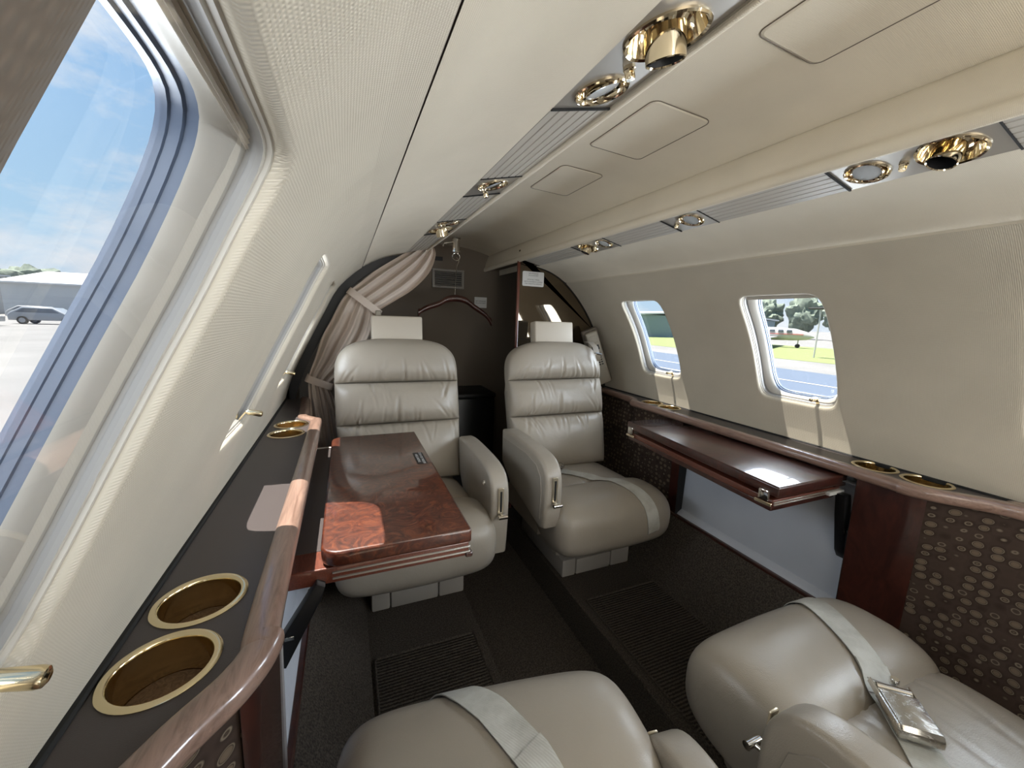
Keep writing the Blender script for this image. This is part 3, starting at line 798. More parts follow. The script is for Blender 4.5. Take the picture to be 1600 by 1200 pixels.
def shell():
    out = [(-.190, .0), (-.205, .12), (-.208, .30), (-.196, .385), (-.160, .448), (-.10, .478), (0, .484)]
    out = out+[(-p[0], p[1]) for p in out[-2::-1]]
    bm_v = prism(out, .05, 'y', .012, 3, 0.0)
    res = []
    for v in bm_v[0]: res.append(BK0+BDIR*v.z+Vector((v.x, 0, 0))-BN*(v.y+.004))
    return res, bm_v[1]
def arm_shape(s, o=(0, 0, 0, 0)):
    pts = [(.170, .478), (.10, .486), (-.06, .484), (-.135, .474), (-.172, .448), (-.186, .40), (-.184, .30), (-.176, .225+o[3]), (-.15, .215+o[3]), (.08, .28+o[3]*.6), (.165, .36)]
    sm = catmull([(p[0], 0, p[1]) for p in pts[:7]], 4)
    poly = [(q.x, q.z) for q in sm]+pts[7:]
    x0 = .212 if s > 0 else -.268
    return prism(poly, .056, 'x', .011, 4, x0)
def arm_inset(s):
    pts = [(.150, .455), (-.05, .460), (-.120, .448), (-.150, .42), (-.160, .37), (-.155, .29), (-.13, .285), (.08, .325), (.145, .375)]
    x0 = .2665 if s > 0 else -.2695
    return prism(pts, .003, 'x', .0012, 1, x0)
def strap(path, width, th=.0016, n_=None):
    """path: list of (point, normal)"""
    rings = []
    for i, (p, n) in enumerate(path):
        d = (path[min(i+1, len(path)-1)][0]-path[max(i-1, 0)][0]).normalized(); s = d.cross(n).normalized(); n2 = s.cross(d)
        w = width/2
        rings.append([p-s*w, p+s*w, p+s*w+n2*th, p-s*w+n2*th])
    return loft(rings, True, True, True)
def bvh():
    if 'bvh' not in CACHE:
        a_, b_ = sup_roll(), seat_pad(); vs, fs = merge(a_, b_); CACHE['bvh'] = BVHTree.FromPolygons([tuple(v) for v in vs], fs)
    return CACHE['bvh']
def on_seat(x, y, z=None, lift=.0022):
    """top of cushion at (x,y); with z: the front face at height z"""
    if z is None:
        h = bvh().ray_cast(Vector((x, y, .6)), Vector((0, 0, -1)))
        if h[0] is None or h[0].z < .2: h = (Vector((x, y, .34)), Vector((0, 0, 1)))
    else:
        d = Vector((0, y, z)).normalized() if False else None
        h = bvh().ray_cast(Vector((x, -.6, z)), Vector((0, 1, 0)))
        if h[0] is None: h = (Vector((x, -.232, z)), Vector((0, -1, 0)))
    n = h[1]
    return h[0], n
def belt_path(pts, m=7):
    """pts: (x, ang) walk: ang in degrees, 0 = straight back on top, measured round the roll axis; or ('t',x,y) on top"""
    raw = []
    for p in pts:
        if p[0] == 't': raw.append(Vector((p[1], p[2], 0)))
        else: raw.append(Vector((p[1], -.118, p[2])))
    out = []
    for p in pts:
        if p[0] == 't': out.append((p[1], p[2], None))
        else:
            out.append((p[1], None, p[2]))
    res = []
    core = Vector((0, -.112, .272))
    dense = []
    for (A, B) in zip(out, out[1:]):
        for k in range(m):
            t = k/m; dense.append((A, B, t))
    dense.append((out[-1], out[-1], 0))
    for A, B, t in dense:
        def tgt(q):
            if q[1] is not None and q[1] > -.112: return (0, q[0], q[1])
            return (1, q[0], q[2] if q[2] is not None else 90+math.degrees(math.atan2(-.112-q[1], .09)))
        a1, b1 = tgt(A), tgt(B)
        x = a1[1]+(b1[1]-a1[1])*t
        if a1[0] == 0 and b1[0] == 0:
            y = a1[2]+(b1[2]-a1[2])*t; h = bvh().ray_cast(Vector((x, y, .6)), Vector((0, 0, -1)))
        else:
            aa = a1[2] if a1[0] else 90; bb = b1[2] if b1[0] else 90; an = aa+(bb-aa)*t
            if (a1[0] == 0 and b1[0]) or (a1[0] and b1[0] == 0):
                # leave the flat top at 90 deg (straight above the roll axis)
                pass
            y0 = a1[2] if a1[0] == 0 else (b1[2] if b1[0] == 0 else None)
            yy = -.112
            if y0 is not None:
                f_ = t if b1[0] == 0 else 1-t
                yy = -.112+(y0+.112)*f_; an = 90+((a1[2] if a1[0] else b1[2])-90)*(1-f_)
            c = Vector((x, yy, .272)); d = Vector((0, math.cos(math.radians(an)), math.sin(math.radians(an))))
            h = bvh().ray_cast(c+d*.5, -d)
        if h[0] is None: continue
        n = Vector(h[1]); n = n if n.z > -.3 else -n
        res.append([Vector(h[0]), n])
    # smooth points and normals, span hollows
    for _ in range(3):
        for i in range(1, len(res)-1):
            res[i][1] = (res[i-1][1]+res[i][1]*2+res[i+1][1]).normalized()
            mid = (res[i-1][0]+res[i+1][0])/2
            if (mid-res[i][0]).dot(res[i][1]) > 0: res[i][0] = res[i][0].lerp(mid, .8)
    return [(p+n*.0025, n) for p, n in res]
def buckle(parent, p, n, d, s=1.0):
    """lift-lever buckle: n up, d along the strap towards the tail"""
    n = n.normalized(); d = (d-n*d.dot(n)).normalized(); x = d.cross(n)
    B = Matrix(((x.x, d.x, n.x, p.x), (x.y, d.y, n.y, p.y), (x.z, d.z, n.z, p.z), (0, 0, 0, 1)))
    def T(vf): return xform(vf, B)
    b = obj('buckle', *T(prism([(-.036*s, .003), (-.034*s, .015), (.030*s, .019), (.037*s, .012), (.037*s, .003)], .058*s, 'x', .0018, 2, -.029*s)), M['steel'], parent, local=True)
    obj('lift_lever', *T(prism([(-.034*s, .0155), (-.033*s, .0185), (.034*s, .0215), (.039*s, .0165), (.036*s, .0145)], .052*s, 'x', .0012, 2, -.026*s)), M['steel'], b, local=True)
    obj('roller', *T(cyl((-.024*s, -.048*s, .011), (.024*s, -.048*s, .011), .0072*s, 16)), M['chrome'], b, local=True)
    for q in (-1, 1):
        obj('side_link', *T(prism([(-.066*s, .004), (-.062*s, .014), (-.030*s, .016), (-.030*s, .004)], .003, 'x', .001, 1, q*.027*s-.0015)), M['chrome'], b, local=True)
    obj('stud', *T(lathe([(.007*s, 0), (.0075*s, .008), (.006*s, .010), (.0003, .010)], 18, (-.012*s, -.072*s, .006), cap1=True)), M['chrome'], b, local=True)
    return b
def make_seat(label, loc, rot, arm, base_off=(0, 0), belt=None, ao=(0, 0, 0, 0), deep=0.0):
    t = thing('cabin_seat', label, 'seat', loc, (0, 0, rot), 'taupe leather cabin seats')
    part('front_roll', 'front_roll', sup_roll, M['leather'], t, angle=75)
    part('seat_cushion', 'seat_cushion%g' % deep, lambda: seat_pad(.262+deep), M['leather'], t, angle=75)
    first = set(t.children)
    part('lower_back_pad', 'lower_back_pad', back_pad(.0, .205, lambda v: .198+.008*v, .040, crease_field(21, 16, -.19, .19, .0, .205, (0, 1), .0075, .5), nz=48), M['leather'], t, angle=75)
    part('middle_back_pad', 'middle_back_pad', back_pad(.205, .345, lambda v: HWB, .044, crease_field(22, 26, -.20, .20, .205, .345, (1, 1), .0085, .75)), M['leather'], t, angle=75)
    part('upper_back_pad', 'upper_back_pad', back_pad(.345, .497, lambda v: HWB*max(0.0, 1-max(0, v)**3.6)**(1/3.0)+.0005, .044, crease_field(23, 20, -.20, .20, .345, .497, (1, 0), .0075, .6), nz=48), M['leather'], t, angle=75)
    part('back_shell', 'back_shell', shell, M['gusset'], t)
    h = BK0+BDIR*.535-BN*.012
    part('headrest', 'headrest', lambda: xform(box(-.086, .086, -.026, .022, -.042, .043, .006, 3), Matrix.Translation(h) @ Matrix.Rotation(-math.radians(8), 4, 'X')), M['headrest'], t)
    part('headrest_post', 'headrest_post', lambda: merge(*[cyl(BK0+BDIR*.40-BN*.02+Vector((q, 0, 0)), BK0+BDIR*.52-BN*.012+Vector((q, 0, 0)), .006) for q in (-.04, .04)]), M['chrome'], t)
    for c in set(t.children)-first: c.location.y += deep
    am = part('armrest', 'armrest%d_%g' % (arm, ao[3]), lambda: arm_shape(arm, ao), M['leather'], t); am.location = ao[:3]; ORG[am.name] = Vector(ao[:3])
    part('arm_panel', 'arm_panel%d' % arm, lambda: arm_inset(arm), M['gusset'], am)
    xm = arm*.240
    part('lever_slot', 'lever_slot%d' % arm, lambda: merge(prism(rrect(xm-.0085, xm+.0085, .352, .430, .003, 3), .004, 'y', .001, 1, -.190)), M['satingold'], am)
    part('slot', 'slot%d' % arm, lambda: box(xm-.0026, xm+.0026, -.1912, -.188, .360, .421), M['dark'], am)
    part('recline_lever', 'recline_lever%d' % arm, lambda: merge(cyl((xm, -.186, .356), (xm, -.206, .353), .0035), cyl((xm-.013, -.208, .353), (xm+.013, -.208, .353), .0062)), M['chrome'], am)
    part('arm_stud', 'arm_stud%d' % arm, lambda: xform(lathe([(.008, 0), (.007, .003), (.0045, .003), (.004, .001), (.0004, .001)], 18, cap1=True), Matrix.Translation((arm*.2117 if True else 0, -.125, .425)) @ Matrix.Rotation(-arm*PI/2, 4, 'Y')), M['chrome'], am)
    part('seat_pan', 'seat_pan', lambda: box(-.185, .185, -.14, .22, .165, .225, .012, 2), M['gusset'], t)
    bx, by = base_off
    def tr(vf): return xform(vf, Matrix.Translation((bx, by, 0)))
    b = obj('pedestal', *tr(box(-.13, .13, -.06, .24, .06, .18, .006, 2)), M['gap'], t, local=True)
    key = 'base'
    for nme, x0, x1 in (('base_cover', -.145, -.090), ('base_front', -.088, .060), ('base_cover', .062, .145)):
        obj(nme, *tr(box(x0, x1, -.095, .26 if nme == 'base_cover' else -.04, 0, .066 if nme == 'base_cover' else .060, .006, 2)), M['basep'], t, local=True)
    obj('base_tread', *tr(box(-.088, .060, -.04, .26, 0, .05, .004, 1)), M['basep'], t, local=True)
    if belt:
        bp = belt_path(belt['pts'])
        sb = obj('seat_belt', *strap(bp, .046), M['belt'], t, local=True)
        if belt.get('buckle') is not None:
            i = int(belt['buckle']*(len(bp)-1)); p, n = bp[i]; d = bp[min(i+2, len(bp)-1)][0]-bp[max(i-2, 0)][0]
            if belt.get('flip'): d = -d
            buckle(sb, p+n*.004, n, d, belt.get('s', 1.0))
        if belt.get('fold') is not None:
            i = int(belt['fold']*(len(bp)-1)); seg = [(p+n*.0022, n) for p, n in bp[i:i+belt.get('fn', 5)]]
            obj('stitched_fold', *strap(seg, .0475), M['belt'], sb, local=True)
            p, n = seg[len(seg)//2]; d = (seg[-1][0]-seg[0][0]).normalized(); s = d.cross(n)
            obj('stitching', *cyl(p+n*.0018-s*.019, p+n*.0018+s*.019, .0011, 8), M['basep'], sb, local=True)
    return t
s1 = make_seat('taupe leather seat behind the burl table, facing forward, rear left', (.168, 1.155, ZF), 0, 1, (.025, .08), ao=(-.018, 0, 0, 0))
s2 = make_seat('taupe leather seat with grey belt across its cushion, facing forward, rear right', (.772, 1.122, ZF), 0, -1, (.055, .06),
     dict(pts=[('t', -.10, .13), ('t', -.04, .075), ('t', .02, .0), ('t', .065, -.08), ('f', .098, 150), ('f', .112, 185), ('f', .118, 225)], buckle=.10, s=.8), ao=(.012, 0, .025, .045))
s3 = make_seat('taupe leather seat in the left foreground, facing aft, pale belt over its front edge', (.158, .276, ZF), PI-.13, -1, (0, .05),
     dict(pts=[('f', .085, 205), ('f', .068, 165), ('f', .042, 138), ('f', .008, 114), ('t', -.030, -.085), ('t', -.060, .0), ('t', -.11, .14)], fold=.66, fn=8), ao=(.015, .075, -.115, .06), deep=.13)
s4 = make_seat('taupe leather seat with metal belt buckle in the right foreground, facing aft', (.752, .228, ZF), PI, 1, (-.04, .05),
     dict(pts=[('f', -.125, 215), ('f', -.115, 165), ('f', -.098, 130), ('t', -.030, -.06), ('t', .020, .0), ('t', .075, .058), ('t', .15, .14)], buckle=.735, s=.86, fold=.50, fn=6), ao=(-.01, .14, -.04, .06), deep=.13)

# ------------------------------------------------------------------ aft bulkhead, closet
YB = 1.64
def arc_pts(side, inset, s0, s1, n=28):
    return [WP(side, s0+(s1-s0)*i/n, YB, -inset) for i in range(n+1)]
# black frame following the lining on the left, above the ledge
A0 = arc_pts(-1, -.004, s_at_z(-.34), S_END); A1 = arc_pts(-1, .030, s_at_z(-.34), S_END)
vs = []
for p in A0: vs.append(p)
for p in A1: vs.append(p)
for p in A1: vs.append(p+V(0, .03, 0))
meta(obj('trim_7', vs, grid_faces(3, len(A0)), M['black'], center=False), 'black edge frame round the curtained doorway', kind='structure')
# bronze mirror bulkhead on the right
prm = [WP(1, s_at_z(-.50)+(S_END-s_at_z(-.50))*i/30, YB, .004) for i in range(31)]
poly = [(p.x, p.z) for p in prm]+[(XC+.207, .26), (.713, .30), (.713, -.9), (1.19, -.9)]
bv, bf = prism(poly, .012, 'y', 0, 1, YB)
meta(obj('wall_back_right', bv, bf, M['bronze'], smooth=False, center=False), 'glossy bronze bulkhead panel behind the right rear seat', kind='structure')
vs = []
B1 = [WP(1, s_at_z(-.33)+(S_END-s_at_z(-.33))*i/28, YB-.004, .001) for i in range(29)]
meta(obj('trim_8', *tube(B1, .004, 6), M['gap'], center=False), 'dark edge line between lining and bronze panel', kind='structure')
meta(obj('trim_9', *box(.702, .714, YB-.008, YB+.004, -.9, .254, .002, 2), M['edgewood'], center=False), 'red mahogany edge of the partition beside the closet doorway', kind='structure')
# closet walls
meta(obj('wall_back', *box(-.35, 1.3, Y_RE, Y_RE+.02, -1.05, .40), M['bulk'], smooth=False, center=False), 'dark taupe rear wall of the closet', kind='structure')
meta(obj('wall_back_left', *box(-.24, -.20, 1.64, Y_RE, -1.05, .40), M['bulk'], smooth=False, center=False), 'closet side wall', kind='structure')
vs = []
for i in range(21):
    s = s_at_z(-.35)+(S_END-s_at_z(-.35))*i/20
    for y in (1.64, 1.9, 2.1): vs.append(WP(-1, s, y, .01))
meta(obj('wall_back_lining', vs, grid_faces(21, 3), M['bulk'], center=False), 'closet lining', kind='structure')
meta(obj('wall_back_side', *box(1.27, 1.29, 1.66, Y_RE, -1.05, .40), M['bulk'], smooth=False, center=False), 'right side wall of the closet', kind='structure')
meta(obj('wall_back_plate', *box(.745, 1.30, 1.654, 1.660, -1.05, .40), M['bulk'], smooth=False, center=False), 'unseen plate added behind the bronze panel to block light', kind='structure')  # added plate, stops outside light leaking into the closet
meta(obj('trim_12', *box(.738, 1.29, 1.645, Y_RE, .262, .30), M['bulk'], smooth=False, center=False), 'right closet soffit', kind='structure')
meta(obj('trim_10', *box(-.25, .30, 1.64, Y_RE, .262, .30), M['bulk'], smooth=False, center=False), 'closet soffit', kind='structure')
# left low partition behind the seat
meta(obj('wall_low_left', *box(-.2, .43, 1.66, 1.68, -1.05, -.36, .003, 1), M['bulk'], center=False), 'low taupe partition behind the left rear seat', kind='structure')
# vanity cabinet in the shadow
t = thing('closet_cabinet', 'black cabinet deep in the closet between the rear seats', 'cabinet', (.62, 1.98, -1.02))
obj('body', *box(.45, .70, 1.86, 2.09, -1.02, -.40, .01, 2), M['black'], t); obj('lid', *box(.44, .702, 1.85, 2.095, -.40, -.375, .008, 2), M['dark'], t)
# vent grille
t = thing('vent_grille', 'small dark louvred vent grille high on the closet wall', 'vent', (.507, 2.098, .190))
def R2(x0, x1, z0, z1, y0, y1, m, name, b=.002): return obj(name, *box(x0, x1, y0, y1, z0, z1, b, 1), m, t)
R2(.420, .590, .147, .160, 2.088, 2.10, M['basep'], 'frame'); R2(.420, .590, .232, .245, 2.088, 2.10, M['basep'], 'frame')
R2(.420, .434, .158, .234, 2.088, 2.10, M['basep'], 'frame'); R2(.576, .590, .158, .234, 2.088, 2.10, M['basep'], 'frame')
R2(.43, .58, .155, .236, 2.096, 2.1005, M['dark'], 'backing', 0)
for k in range(7):
    z = .165+k*.0105
    obj('slat', *xform(box(-.072, .072, -.004, .004, -.0010, .0010), Matrix.Translation((.505, 2.093, z)) @ Matrix.Rotation(.6, 4, 'X')), M['basep'], t)
# slot above
tt = thing('wall_slot', 'short dark slot in the closet wall above the vent grille', 'slot', (.43, 2.097, .30)); t = tt
R2(.385, .475, .285, .305, 2.094, 2.1005, M['dark'], 'opening', .001)
# placard on the closet wall
t = thing('wall_placard', 'small dim placard on the dark closet wall, right of the hanger', 'sign', (.70, 2.098, .08))
R2(.652, .722, .055, .112, 2.0965, 2.1, M['paper'], 'card', .001)
tv, tf = text_mesh('NO SMOKING\nIN LAVATORY', .0092)
obj('lettering', *xform((tv, tf), Matrix.Translation((.687, 2.0962, .085)) @ Matrix.Rotation(PI/2, 4, 'X')), M['ink'], t, smooth=False)
# placard on the bronze panel
t = thing('wall_placard', 'white rounded placard with small black lettering on the bronze panel', 'sign', (.775, YB-.002, .17))
obj('card', *prism(rrect(.728, .834, .148, .212, .006), .002, 'y', .0006, 1, YB-.0022), M['paper'], t)
for k, (tx, sz, zz) in enumerate((('NO SMOKING', .0075, .203), ('IN LAVATORY', .0075, .1945), ('STOW ALL TABLES', .0072, .177), ('SEATS & SEATBELTS LOCKED', .0070, .1675), ('FOR TAKEOFF & LANDING', .0070, .1585))):
    tv, tf = text_mesh(tx, sz)
    obj('lettering', *xform((tv, tf), Matrix.Translation((.781, YB-.0025, zz)) @ Matrix.Rotation(PI/2, 4, 'X')), M['ink'], t, smooth=False)
# coat hook and hanger
HX, HY = .474, 1.82
t = thing('coat_hook', 'chrome coat hook fitting on the closet ceiling', 'hook', (HX, HY, .30))
obj('mount', *lathe([(.02, .355-.30+.0), (.02, .05), (.0165, .048), (.016, .0), (.018, -.002), (.018, -.010), (.010, -.012), (.0004, -.012)], 24, (HX, HY, .30), cap1=True), M['chrome'], t)
obj('arm', *tube([(HX-.01, HY, .335), (HX-.055, HY, .325), (HX-.06, HY, .31)], .004), M['chrome'], t)
obj('ring', *tube([(HX+.017*math.cos(q), HY, .270+.017*math.sin(q)) for q in [2*PI*k/20 for k in range(20)]], .0025, 8, True), M['chrome'], t)
t = thing('coat_hanger', 'dark wooden coat hanger hanging in the closet', 'hanger', (HX, HY, .05))
hp = [(HX+.0, HY, .268), (HX+.012, HY, .258), (HX+.012, HY, .246), (HX+.004, HY, .22), (HX-.002, HY, .14), (HX-.002, HY, .085)]
obj('wire_hook', *tube(catmull(hp, 5), .0016, 8), M['chrome'], t)
def hang():
    c = [(-.175, .012), (-.14, .035), (-.08, .058), (-.045, .078), (0, .086), (.045, .078), (.08, .055), (.14, .018), (.175, -.02)]
    cc = catmull([(x, 0, z) for x, z in c], 5); rings = []
    for i, p in enumerate(cc):
        q = abs(i/(len(cc)-1)*2-1); w = .016-.004*q+(.006 if q > .9 else 0); th = .012
        rings.append([p+V(0, th*math.cos(k*PI/6), w*math.sin(k*PI/6)) for k in range(12)])
    return xform(loft(rings, True, True, True), Matrix.Translation((HX+.003, HY, 0)))
obj('wooden_body', *hang(), M['mahog'], t)
# handset in its cradle on the right wall
t = thing('telephone_handset', 'beige telephone handset in its wall cradle beside the right rear seat', 'telephone', (1.10, 1.55, -.16))
A = Matrix.Translation((1.095, 1.555, -.165)) @ Matrix.Rotation(math.radians(-24), 4, 'Y') @ Matrix.Rotation(math.radians(-22), 4, 'Z') 
obj('cradle', *xform(box(-.038, .040, .006, .034, -.135, .142, .01, 2), A), M['phoned'], t)
hs = obj('handset', *xform(box(-.028, .030, -.022, .012, -.130, .132, .009, 3), A), M['phone'], t)
obj('earpiece', *xform(prism(rrect(-.016, .016, .098, .114, .007), .002, 'y', .0008, 1, -.0235), A), M['phone'], hs)
obj('keypad_plate', *xform(prism(rrect(-.023, .025, -.045, .083, .004), .003, 'y', .001, 1, -.0245), A), M['phone'], hs)
obj('display', *xform(prism(rrect(-.016, .018, .045, .068, .002), .002, 'y', .0006, 1, -.0262), A), M['dark'], hs)
for r in range(6):
    for c in range(3):
        obj('key', *xform(box(-.0165+c*.012, -.0085+c*.012, -.0265, -.0240, .026-r*.0115, .032-r*.0115, .001, 1), A), M['ink'], hs)
# spare belt end tucked over the right rear seat's shoulder
t = thing('shoulder_belt_end', 'grey belt end with a chrome tongue over the right rear seat shoulder', 'belt', (.93, 1.33, -.10))
bp = [(V(.925, 1.402, -.083), V(0, .2, 1)), (V(.928, 1.372, -.083), V(0, -.5, .85)), (V(.932, 1.345, -.100), V(0, -.85, .5)), (V(.935, 1.334, -.125), V(0, -.98, .2))]
obj('webbing', *strap(bp, .026), M['gusset'], t)
obj('tongue', *xform(prism(rrect(-.011, .011, -.018, .010, .003), .003, 'y', .0008, 1, -.003), Matrix.Translation((.936, 1.328, -.135)) @ Matrix.Rotation(-.35, 4, 'Y')), M['chrome'], t)
obj('tongue_bar', *cyl(V(.921, 1.326, -.122), V(.951, 1.324, -.128), .004, 10), M['chrome'], t)

# ------------------------------------------------------------------ curtain
def curtain():
    # (left x,z) (right x,z) half-depth, number folds
    rows = [(.300, .285, .318, .272, .010), (.262, .262, .330, .232, .014), (.178, .207, .305, .165, .018), (.110, .160, .243, .098, .018), (.052, .110, .170, .048, .016),
            (.022, .084, .112, .006, .012), (-.010, .045, .110, -.030, .016), (-.048, -.030, .098, -.085, .022), (-.080, -.090, .055, -.160, .022), (-.105, -.165, .0, -.215, .018),
            (-.128, -.232, -.058, -.268, .013), (-.132, -.30, -.048, -.320, .016), (-.130, -.40, -.030, -.41, .018), (-.128, -.60, -.01, -.61, .02)]
    L_ = catmull([(r[0], 0, r[1]) for r in rows], 6); R_ = catmull([(r[2], 0, r[3]) for r in rows], 6); D_ = catmull([(r[4], 0, 0) for r in rows], 6)
    n = 90; vs = []
    for j in range(len(L_)):
        for i in range(n+1):
            u = i/n; p = L_[j].lerp(R_[j], u); w = D_[j].x
            ph = 2*PI*(3.6*u**1.15+.22*math.sin(3*u+j*.035))
            y = 1.585+w*(math.sin(ph)*.62+.22*math.sin(2.1*ph+1+j*.05))
            vs.append(Vector((p.x, y, p.z)))
    return vs, grid_faces(len(L_), n+1)
t = thing('curtain', 'taupe doorway curtain gathered along the arch by two tie bands', 'curtain', (-.05, 1.585, -.6))
obj('cloth', *curtain(), M['curtain'], t, angle=180)
def tie(p0, p1, w, d):
    p0, p1 = Vector(p0), Vector(p1); ax = (p1-p0); n = Vector((ax.z, 0, -ax.x)).normalized()
    c = (p0+p1)/2; h = ax.length/2+.004; ax = ax.normalized(); rings = []
    for k in range(33):
        q = 2*PI*k/32; r = Vector(ax)*h*sgn_pow(math.cos(q), .6)+Vector((0, 1, 0))*d*sgn_pow(math.sin(q), .6)
        rings.append([c+r-n*w, c+r*1.0+n*w, c+r*1.03+n*w, c+r*1.03-n*w])
    return loft(rings, True)
obj('tie_band', *tie((.018, 1.585, .080), (.118, 1.585, .004), .013, .024), M['curtain'], t)
obj('tie_band', *tie((-.132, 1.585, -.236), (-.052, 1.585, -.270), .013, .024), M['curtain'], t)
obj('tie_buckle', *box(.104, .124, 1.556, 1.564, -.012, .014, .003, 1), M['phone'], t)

# ------------------------------------------------------------------ outside: apron, buildings, cars, aeroplane, trees
ZG = -1.9
M['tarmac'] = mat('pale_concrete_apron', (.2, .2, .2), .9)
vt = coords(M['tarmac']); L(M['tarmac'], ramp_n(M['tarmac'], noise_n(M['tarmac'], vt, .35, 6), [(.3, (.17, .17, .17)), (.7, (.22, .22, .22))]), bsdf(M['tarmac']).inputs['Base Color'])
M['asphalt'] = mat('blue_grey_asphalt', (.095, .125, .18), .7)
M['grass'] = mat('dry_grass', (.18, .22, .085), .95)
M['line'] = mat('white_road_paint', (.55, .55, .55), .7)
M['bldg'] = mat('pale_metal_siding', (.42, .44, .46), .7)
M['bldg2'] = mat('blue_grey_siding', (.19, .25, .28), .7)
M['roofm'] = mat('pale_roof_sheet', (.55, .57, .60), .6)
M['leaf'] = mat('hazy_green_foliage', (.16, .22, .14), .9)
vl = coords(M['leaf']); L(M['leaf'], ramp_n(M['leaf'], noise_n(M['leaf'], vl, 3, 5), [(.3, (.11, .145, .13)), (.7, (.22, .26, .20))]), bsdf(M['leaf']).inputs['Base Color'])  # distance haze put into the leaf colour
M['bark'] = mat('grey_bark', (.16, .13, .11), .9)
M['carpaint'] = mat('pale_silver_car_paint', (.26, .28, .31), .3, coat=.5)
M['carpaint2'] = mat('white_car_paint', (.36, .36, .36), .3, coat=.5)
M['carglass'] = mat('dark_car_glass', (.10, .12, .15), .1)
M['tyre'] = mat('black_tyre', (.03, .03, .03), .9)
M['planewhite'] = mat('white_aircraft_paint', (.42, .42, .42), .3)
M['planered'] = mat('pale_red_stripe', (.55, .20, .18), .4)
vs = [V(-400, -300, ZG), V(12, -300, ZG), V(12, 600, ZG), V(-400, 600, ZG)]
ground = meta(obj('ground', [V(-600, -300, ZG), V(600, -300, ZG), V(600, 700, ZG), V(-600, 700, ZG)], [(0, 1, 2, 3)], M['tarmac'], smooth=False, center=False), 'pale concrete airport apron', kind='structure')
meta(obj('asphalt', [V(2.5, -60, ZG+.01), V(16, -60, ZG+.01), V(22, 60, ZG+.01), V(2.5, 60, ZG+.01)], [(0, 1, 2, 3)], M['asphalt'], smooth=False, center=False), 'blue grey asphalt taxiway right of the aircraft', kind='structure')
meta(obj('grass', [V(26, -80, ZG+.012), V(48, -80, ZG+.012), V(48, 90, ZG+.012), V(26, 90, ZG+.012)], [(0, 1, 2, 3)], M['grass'], smooth=False, center=False), 'strip of dry grass beyond the taxiway', kind='structure')
for k, (x, wd) in enumerate(((4.6, .06), (7.2, .07), (8.6, .06), (9.8, .10), (12.0, .12), (14.2, .15))):
    y0, y1 = -20, 40
    meta(obj('painted_line', [V(x, y0, ZG+.02), V(x+wd, y0, ZG+.02), V(x+wd+k*.4, y1, ZG+.02), V(x+k*.4, y1, ZG+.02)], [(0, 1, 2, 3)], M['line'], smooth=False, center=False), 'white taxiway line on blue asphalt, %s from the aircraft' % ('first', 'second', 'third', 'fourth', 'fifth', 'sixth')[k], 'road marking', 'white taxiway lines')
def hangar(name, label, x0, x1, y0, y1, h, rise, m, axis='x'):
    t = thing(name, label, 'building', ((x0+x1)/2, (y0+y1)/2, ZG))
    obj('wall', *box(x0, x1, y0, y1, ZG, ZG+h), m, t, smooth=False)
    if axis == 'x':
        ym = (y0+y1)/2; pr_ = [(y0-.4, ZG+h-.05), (ym, ZG+h+rise), (y1+.4, ZG+h-.05), (y1+.4, ZG+h+.15), (ym, ZG+h+rise+.25), (y0-.4, ZG+h+.15)]
        obj('roof', *prism(pr_, x1-x0+.8, 'x', 0, 1, x0-.4), M['roofm'], t, smooth=False)
    else:
        xm = (x0+x1)/2; pr_ = [(x0-.4, ZG+h-.05), (xm, ZG+h+rise), (x1+.4, ZG+h-.05), (x1+.4, ZG+h+.15), (xm, ZG+h+rise+.25), (x0-.4, ZG+h+.15)]
        obj('roof', *prism(pr_, y1-y0+.8, 'y', 0, 1, y0-.4), M['roofm'], t, smooth=False)
    return t
t = hangar('low_hangar', 'low pale hangar with shallow white roof behind the parked cars', -40, -22, 72, 92, 4.2, 1.9, M['bldg'])
obj('door', *box(-33, -31, 71.9, 72.05, ZG, ZG+2.2), M['bldg2'], t, smooth=False)
obj('wall_lamp', *box(-29.1, -28.9, 71.8, 72.05, ZG+3.2, ZG+3.5), M['tyre'], t, smooth=False)
hangar('storage_building', 'pale grey building at the left frame edge beside the round tree', -60, -46, 70, 84, 5.4, .3, M['bldg'], 'y')
t = hangar('big_hangar', 'blue grey hangar seen through the far right window', 40, 70, 47, 90, 3.3, .8, M['bldg2'], 'y')
obj('hangar_door', *box(39.95, 40.05, 50, 62, ZG, ZG+2.9), M['bldg'], t, smooth=False)
def tree(name, label, x, y, h, r, grp=None, seed=0):
    t = thing(name, label, 'tree', (x, y, ZG), group=grp)
    bm = bmesh.new(); bmesh.ops.create_icosphere(bm, subdivisions=4, radius=1)
    for v in bm.verts:
        d = noise.fractal(v.co*2.3+Vector((seed*7.1, 0, 0)), 1, 2, 5); v.co *= 1+.42*d; v.co.x *= r; v.co.y *= r; v.co.z *= h*.40
        v.co += Vector((x, y, ZG+h*.60))
    obj('crown', *from_bm(bm), M['leaf'], t)
    obj('trunk', *tube([(x, y, ZG), (x+.1, y, ZG+h*.3), (x, y, ZG+h*.55)], [.3*r/3, .24*r/3, .15*r/3], 8), M['bark'], t)
tree('round_tree', 'round hazy tree between the two pale buildings, left window', -47, 92, 7.4, 4.2, seed=1)
tree('round_tree', 'tree top showing over the low hangar roof, left window', -33, 104, 9.6, 3.4, seed=2)
rr = random.Random(4)
ordn = ['first', 'second', 'third', 'fourth', 'fifth', 'sixth', 'seventh', 'eighth', 'ninth']
for k in range(9):
    tree('taxiway_tree', '%s tree from the left in the row beyond the small aeroplane, right window' % ordn[k], 86+rr.uniform(-1, 1), 74-k*7.2, 8.0+rr.uniform(-.8, 1.0), 2.9, 'trees beyond the taxiway', k+5)
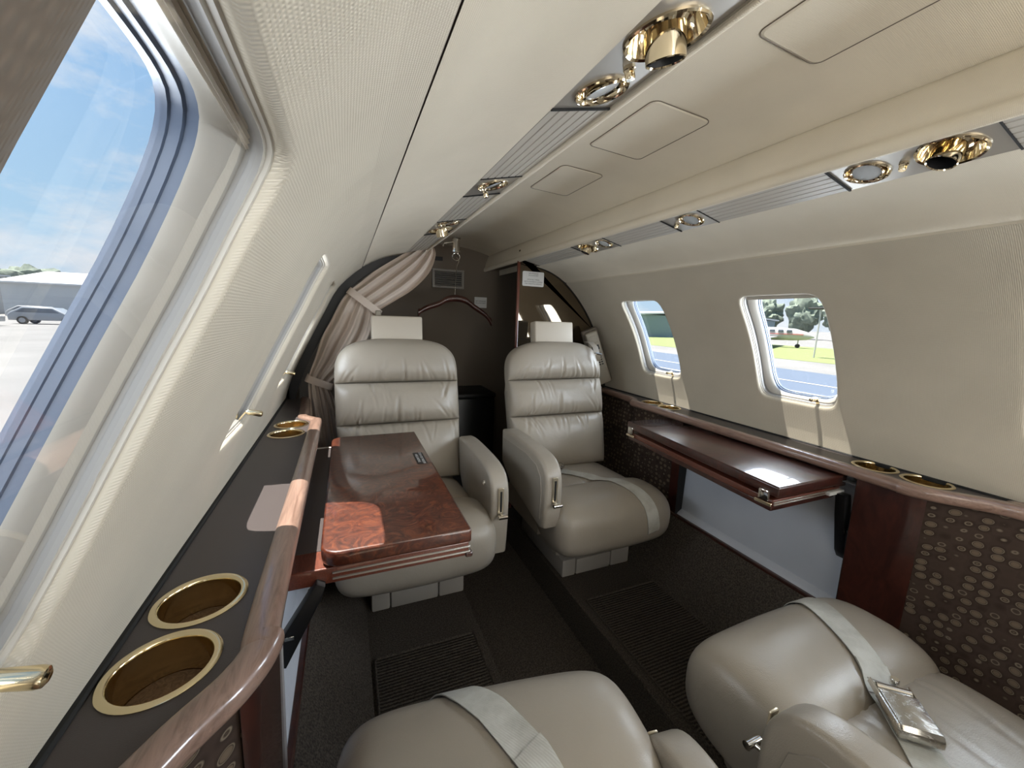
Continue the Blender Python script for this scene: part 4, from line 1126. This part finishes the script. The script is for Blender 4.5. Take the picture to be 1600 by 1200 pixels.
def car(label, x, y, rz, paint, van=False):
    t = thing('parked_car', label, 'car', (x, y, ZG), (0, 0, rz), 'parked cars')
    if van: side = [(-2.2, .35), (2.2, .35), (2.25, .8), (1.5, 1.05), (1.0, 1.75), (-2.1, 1.8), (-2.25, .9)]
    else: side = [(-2.2, .32), (2.2, .32), (2.25, .70), (1.25, .92), (.55, 1.40), (-1.3, 1.45), (-2.05, 1.0), (-2.25, .75)]
    obj('body', *xform(prism(side, 1.7, 'y', .10, 3, -.85), Matrix.Identity(4)), paint, t, local=True)
    gl = [(.95, .96), (.50, 1.32), (-1.2, 1.36), (-1.75, 1.0)] if not van else [(1.25, 1.1), (.95, 1.62), (-1.9, 1.66), (-2.0, 1.12)]
    obj('side_glass', *prism(gl, 1.74, 'y', .02, 1, -.87), M['carglass'], t, local=True)
    for wx in (-1.35, 1.35):
        for sy in (-.80, .80):
            w = obj('wheel', *cyl((wx, sy-.10, .33), (wx, sy+.10, .33), .33, 20), M['tyre'], t, local=True)
            obj('hub', *cyl((wx, sy-.11, .33), (wx, sy+.11, .33), .20, 14), M['carpaint'], w, local=True)
car('pale silver car parked in front of the low hangar', -23.6, 47.5, .05, M['carpaint'])
car('silver van parked right of the pale silver car', -18.6, 46.5, .05, M['carpaint'], True)
car('dark windowed car in the second row behind the silver car', -29.5, 58, .0, M['carpaint2'])
car('white car nose at the left frame edge beside the silver car', -26.2, 42.3, .05, M['carpaint2'])
# parked aeroplane on the right
t = thing('parked_aeroplane', 'small white aeroplane parked on the grass, seen through the middle right window', 'aeroplane', (42, 29, ZG), (0, 0, math.radians(-62)))
rings = []
for q, r, z in ((-4.6, .10, 1.75), (-3.0, .35, 1.55), (-1.0, .62, 1.45), (1.0, .68, 1.42), (2.6, .60, 1.38), (3.6, .40, 1.28), (4.2, .08, 1.2)):
    rings.append([Vector((q, r*.85*math.cos(k*PI/8), z+r*math.sin(k*PI/8))) for k in range(16)])
obj('fuselage', *loft(rings, True, True, True), M['planewhite'], t, local=True)
obj('stripe', *box(-3.6, 3.3, -.60, .60, 1.36, 1.46), M['planered'], t, local=True, smooth=False)
obj('wing', *box(-.5, 1.1, -5.5, 5.5, .98, 1.12, .05, 2), M['planewhite'], t, local=True)
obj('tail_fin', *prism([(-4.7, 1.7), (-4.9, 3.3), (-4.1, 3.3), (-2.9, 1.9)], .12, 'y', .02, 1, -.06), M['planewhite'], t, local=True)
obj('tailplane', *box(-4.8, -4.0, -1.8, 1.8, 1.75, 1.83, .02, 1), M['planewhite'], t, local=True)
for k in range(4): obj('cabin_window', *box(-.4+k*.75, .05+k*.75, -.66, .66, 1.60, 1.86, .05, 1), M['carglass'], t, local=True)
for wx, wy in ((2.9, 0), (-.1, -1.2), (-.1, 1.2)):
    obj('wheel', *cyl((wx, wy-.08, .22), (wx, wy+.08, .22), .22, 14), M['tyre'], t, local=True); obj('gear_leg', *cyl((wx, wy, .25), (wx, wy, 1.05), .05, 8), M['planewhite'], t, local=True)
# light mast
t = thing('light_mast', 'tall mast with a dark lamp head over the tree row, right window', 'lamp post', (30, 17.1, ZG))
obj('pole', *cyl((30, 17.1, ZG), (30, 17.1, 1.45), .05, 8), M['planewhite'], t); obj('lamp_head', *box(29.7, 30.3, 16.5, 17.8, 1.42, 1.56, .05, 1), M['tyre'], t)
